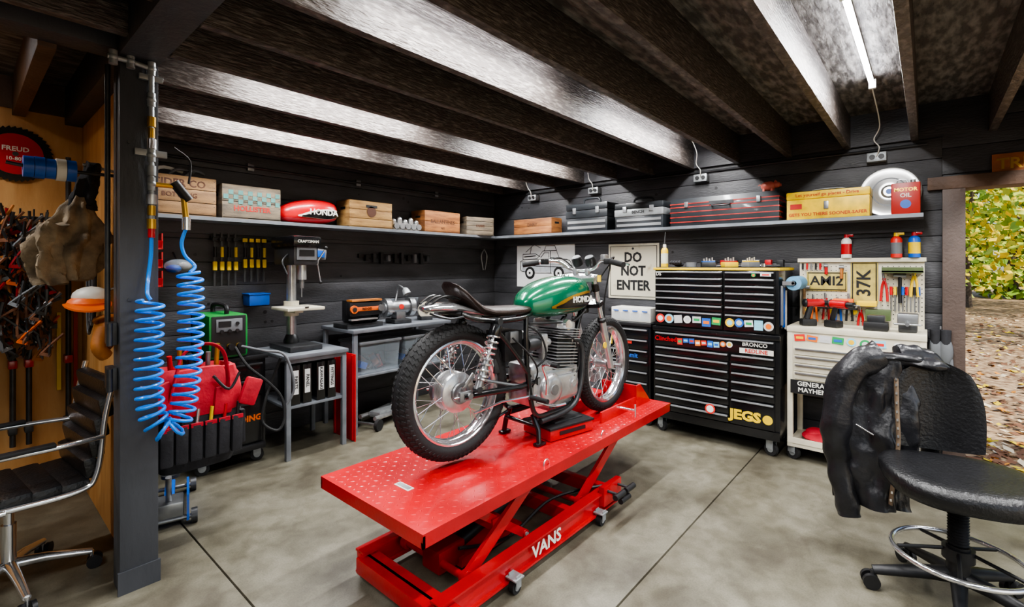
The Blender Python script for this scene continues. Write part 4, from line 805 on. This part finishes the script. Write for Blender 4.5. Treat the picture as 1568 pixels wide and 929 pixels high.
B=O('coiled_straps',(.51,3.6,1.5))
for i in range(6): B.tube([V((0,.03*i+.05*math.cos(a),-.1+.25*math.sin(a)-.02*i)) for a in [2*pi*j/20 for j in range(20)]],.008,[clothd,dkst,greyp][i%3],6,True)
B.cyl((-.01,.05,.15),(.035,.05,.15),.006,steel); B.done()
# office chair
B=O('office_chair',(.15,3.1,0),186)
for i in range(5):
    a=2*pi*i/5+.35; c_,s_=math.cos(a),math.sin(a)
    B.tube([(0,0,.12),(.12*c_,.12*s_,.11),(.28*c_,.28*s_,.075)],[.024,.02,.014],chrome,10)
    for q in (-.018,.018): B.disc((.29*c_-q*s_,.29*s_+q*c_,.03),(-s_,c_,0),.03,.016,blk,18)
    B.cyl((.28*c_,.28*s_,.03),(.28*c_,.28*s_,.08),.008,chrome)
B.cyl((0,0,.1),(0,0,.3),.026,chrome); B.cyl((0,0,.28),(0,0,.42),.018,chrome); B.box((0,0,.42),(.2,.2,.03),chrome,bev=.008)
def cush(x,z,rotm,w=.44,h=.1,t=.05): B.box((x,0,z),(h,w,t),lea,rot=(0,rotm,0),bev=.02)
for i in range(5): cush(.2-i*.095,.47+(.01 if i==0 else 0)-.012*i*.5,.05,h=.105,t=.06)
for i in range(5): cush(-.235-.018*i,.52+i*.088,-1.38,h=.098,t=.055)
for sd in (-1,1):
    B.tube(spl([(.26,sd*.23,.47),(.1,sd*.23,.445),(-.18,sd*.23,.435),(-.25,sd*.23,.5),(-.28,sd*.23,.75),(-.32,sd*.23,.95)],8),.012,chrome,10)
    B.tube(spl([(.05,sd*.25,.44),(.2,sd*.27,.46),(.22,sd*.27,.6),(.14,sd*.27,.665),(-.1,sd*.27,.665),(-.27,sd*.24,.66)],8),.011,chrome,10); B.box((.02,sd*.27,.68),(.24,.04,.018),blk,bev=.006)
B.done()
# ------------------------------------------------------------------ shop stool
B=O('shop_stool',(2.8,-.1,0),15)
for i in range(5):
    a=2*pi*i/5+.36; c_,s_=math.cos(a),math.sin(a)
    B.tube([(0,0,.13),(.1*c_,.1*s_,.12),(.3*c_,.3*s_,.08)],[.035,.03,.02],blk,10,flat=.8)
    for q in (-.02,.02): B.disc((.31*c_-q*s_,.31*s_+q*c_,.033),(-s_,c_,0),.033,.018,blk,20)
    B.cyl((.3*c_,.3*s_,.03),(.3*c_,.3*s_,.08),.01,dkst)
    B.tube([(.035*c_,.035*s_,.24),(.21*c_,.21*s_,.21)],.008,blk,6)
B.lathe([(0,.1),(.04,.1),(.04,.26),(0,.26)],(0,0,0),(0,0,1),blk,20)
for i in range(16): B.lathe([(.03,0),(.037,.006),(.03,.012)],(0,0,.26+.012*i),(0,0,1),blk,20)
B.cyl((0,0,.25),(0,0,.47),.028,blk); B.ring((0,0,.21),(0,0,1),.225,.011,chrome,48,10); B.lathe([(.04,.2),(.055,.2),(.055,.25),(.04,.25)],(0,0,0),(0,0,1),blk,20,True)
B.box((0,0,.475),(.2,.18,.03),blk,bev=.006); B.cyl((.05,-.05,.46),(.1,-.24,.44),.006,chrome); B.box((.1,-.25,.44),(.03,.06,.012),blk,bev=.004)
rings=[]
for z,k in ((.475,.84),(.485,.95),(.51,1.0),(.545,1.0),(.56,.96),(.57,.86),(.572,.7),(.568,.45),(.565,.2),(.564,.02)):
    rings.append([(.265*k*math.copysign(abs(math.cos(a))**.75,math.cos(a)),.265*k*math.copysign(abs(math.sin(a))**.75,math.sin(a)),z+.014*(abs(math.sin(a))*k)**2) for a in [2*pi*i/44 for i in range(44)]])
B.loft(rings,lea)
B.tube(spl([(.08,0,.47),(.25,0,.46),(.33,0,.5),(.345,0,.62),(.335,0,.8)],7),.02,blk,10,flat=2.2)
def back(u,v,off):
    hw=.185*(1-.32*v*v*v)*(1-.1*(1-v)**2); yy=u*hw
    return V((.30+.02*v-.07*u*u*(1-.3*v)+off, yy, .57+.42*v-.05*u*u*v*v+.02*u*u*(1-v)))
ng=18; outer=[[back(-1+2*i/ng,j/ng,.024*(1-abs(-1+2*i/ng)**6)) for i in range(ng+1)] for j in range(ng+1)]; inner=[[back(-1+2*i/ng,j/ng,-.024*(1-abs(-1+2*i/ng)**6)) for i in range(ng+1)] for j in range(ng+1)]
B.loft([outer[j]+inner[j][::-1] for j in range(ng+1)],lea)
B.done(60)
# leather jacket draped over the backrest's left side
B=O('leather_jacket')
jl=M('jacket_leather','#202023',.3,var=.4,vs=9,bump=.4,bs=30)
def jb(t):
    return (3.07-.05*t, .175+.05*min(1,t*2.5)-.01*t, 1.0-.74*t, .045+.035*min(1,t*4), .085+.07*min(1,t*3.5)-.035*max(0,t-.6))
garment(B,jl,jb,64,100,3,6,.13)
def sleeve(pth,r0,r1,seed,fr_=42):
    P=spl(pth,10); n=len(P); rings=[]
    for i,p in enumerate(P):
        t=i/(n-1); tg=(P[min(i+1,n-1)]-P[max(i-1,0)]).normalized(); n1=V((1,0,0)); n1=(n1-n1.dot(tg)*tg).normalized(); n2=tg.cross(n1); r=r0+(r1-r0)*t
        if i==0: r*=.3
        rings.append([p+(n1*.85*math.cos(a)+n2*math.sin(a))*r*(1+.18*nz((math.cos(a)*1.5,math.sin(a)*1.5,t*5),1,seed)+.08*math.sin(t*fr_+2*math.sin(a+seed)+4*nz((t*3,0,seed)))*math.cos(a-1)) for a in [2*pi*j/28 for j in range(28)]])
    B.loft(rings,jl)
sleeve([(3.06,.18,1.0),(3.0,.28,.94),(2.96,.34,.8),(2.95,.355,.62),(2.97,.345,.45),(2.96,.32,.3),(2.955,.3,.19)],.075,.05,0)
sleeve([(3.08,.12,1.0),(3.12,.04,1.0),(3.16,-.02,.95),(3.19,-.04,.75),(3.19,-.04,.55)],.055,.045,2)
lin_=M('jacket_lining','#6b5a48',.6,var=.25,vs=20)
P=spl([(3.0,.115,.9),(2.965,.11,.75),(2.945,.105,.6),(2.94,.12,.45),(2.945,.135,.3)],8)
B.tube(P,.012,lin_,10,flat=.5)
for k in range(16): p=P[min(len(P)-1,2*k)]; B.box(p+V((-.012,0,0)),(.005,.008,.012),chrome)
def rib(ya,yb,za,seed,r=.04,xo=3.07):
    rings=[]
    for k in range(26):
        t=k/25; y=ya+(yb-ya)*t; e=math.sin(min(1,t*5+.15,(1-t)*5+.15)*pi/2)
        rings.append([(xo-.35*(y-.02)**2+(r+.012)*e*math.cos(a)*(1+.3*nz((math.cos(a),math.sin(a),y*9),1.3,seed)),y,za-.02*abs(y-.1)*5*t+r*e*.75*math.sin(a)*(1+.3*nz((math.cos(a),math.sin(a),y*9),1.3,seed+4))) for a in [2*pi*j/24 for j in range(24)]])
    B.loft(rings,jl)
rib(.28,-.08,.985,3); rib(.22,.0,1.0,6,.028,3.05)
B.tube([(2.945,.2,.62),(2.94,.27,.66)],.004,chrome,6)
B.done(60)
# ------------------------------------------------------------------ outdoors
gm=M('leaf_litter','#7d5f45',.9,col2='#cdb08c',vs=12,bump=.8,bs=30)
lm=[M('leaf_yellow','#f0cf2e',.6,var=.2),M('leaf_green','#86a835',.6,var=.2),M('leaf_orange','#d08a34',.6,var=.2),M('leaf_pale','#e6d4b4',.7,var=.15),M('leaf_brown','#7c563e',.8,var=.2),M('leaf_lime','#bfca48',.6,var=.15)]
B=O('ground'); 
gx=[4.76+ (46*(i/40)**1.6) for i in range(41)]; vs=[];fs=[]
for i,x in enumerate(gx):
    for j in range(41):
        y=-24+j; vs.append((x,y,-.06+.012*(x-4.76)+.03*nz((x*.6,y*.6,0),1)*(x>6)))
for i in range(40):
    for j in range(40): a=i*41+j; fs.append((a,a+41,a+42,a+1))
B.add(vs,fs,gm); B.bx(-12,4.7,-14,-2.32,-.2,-.1,gm)
for i in range(6000):
    x=4.9+14*random.random()**1.5; y=random.uniform(-5,3)*(x/10)-.4; z=-.06+.012*(x-4.76)+.03*nz((x*.6,y*.6,0),1)*(x>6)+.015
    a=random.uniform(0,6.3); r=random.uniform(.025,.06); n1=V((math.cos(a),math.sin(a),random.uniform(-.4,.4)))*r; n2=V((-math.sin(a),math.cos(a),random.uniform(-.4,.4)))*r*.7; p=V((x,y,z))
    B.add([p-n1,p-n2,p+n1,p+n2],[(0,1,2,3)],lm[[3,4,2,3,0,4,4][i%7]])
B.done(doubles=False)
trunk=M('tree_bark','#5a5048',.9,var=.3,vs=20,bump=.5)
random.seed(5)
def leaf(B,p,r,m):
    n1=V((random.uniform(-1,1),random.uniform(-1,1),random.uniform(-1,1))).normalized()*r; n2=n1.orthogonal().normalized()*r*.7
    B.add([p-n1,p-n2,p+n1,p+n2],[(0,1,2,3)],m)
for ti,(tx,ty) in enumerate([(13,-2.4),(15.5,-.2),(18,-2.3),(19,-5.0),(21,-1.0),(22,-4.2),(14,2.6),(22,2.6)]):
    B=O('autumn_tree'); tz=.012*(tx-4.76)-.1
    B.tube(spl([(tx,ty,tz),(tx+.1,ty+.05,2),(tx-.1,ty-.1,4.5),(tx,ty,9)],5),[.09-.004*i for i in range(16)],trunk,8)
    for i in range(3400):
        z=.9+random.random()**.9*6.5; rad=2.0*random.random()**.6; a=random.uniform(0,6.3); p=V((tx+rad*math.cos(a),ty+rad*math.sin(a),z+tz))
        if nz(p,.9,3)<-.1: continue
        leaf(B,p,random.uniform(.05,.11),lm[random.choice([0,0,5,0,5,1] if ti%2==0 else [1,5,5,0,1])])
    for i in range(5):
        a=i*1.3; z=1.5+i*.8; B.tube([(tx,ty,z),(tx+.9*math.cos(a),ty+.9*math.sin(a),z+.7)],[.04,.012],trunk,6)
    B.done(doubles=False)
B=O('distant_woodland')
for i in range(18000):
    x=random.uniform(25.5,28); y=random.uniform(-12,6); z=random.random()*9; leaf(B,V((x,y,z+.2)),random.uniform(.1,.22),lm[random.choice([1,1,5,1,0])])
for y in (-9,-6,-4,-2.5,-1.2,.5,2,4): B.tube([(26.5,y,.1),(26.5,y+.2,9)],[.15,.08],trunk,8)
B.done(doubles=False)
# ------------------------------------------------------------------ world + sun
w=bpy.data.worlds.new('sky'); bpy.context.scene.world=w; w.use_nodes=True; nt=w.node_tree; bg=nt.nodes['Background']
sk=nt.nodes.new('ShaderNodeTexSky'); sk.sky_type='NISHITA'; sk.sun_disc=False; sk.sun_elevation=math.radians(40); sk.sun_rotation=math.radians(200); nt.links.new(sk.outputs[0],bg.inputs[0]); bg.inputs[1].default_value=.2
sd=bpy.data.lights.new('sun','SUN'); sd.energy=5; sd.angle=.02; sd.color=(1,.94,.82); so=bpy.data.objects.new('sun',sd); so.rotation_euler=(math.radians(32),math.radians(-22),0); bpy.context.scene.collection.objects.link(so)
sc=bpy.context.scene
try:
    sc.view_settings.view_transform='AgX'; sc.view_settings.look='AgX - Medium High Contrast'; sc.view_settings.exposure=.18
except Exception as e: print(e)
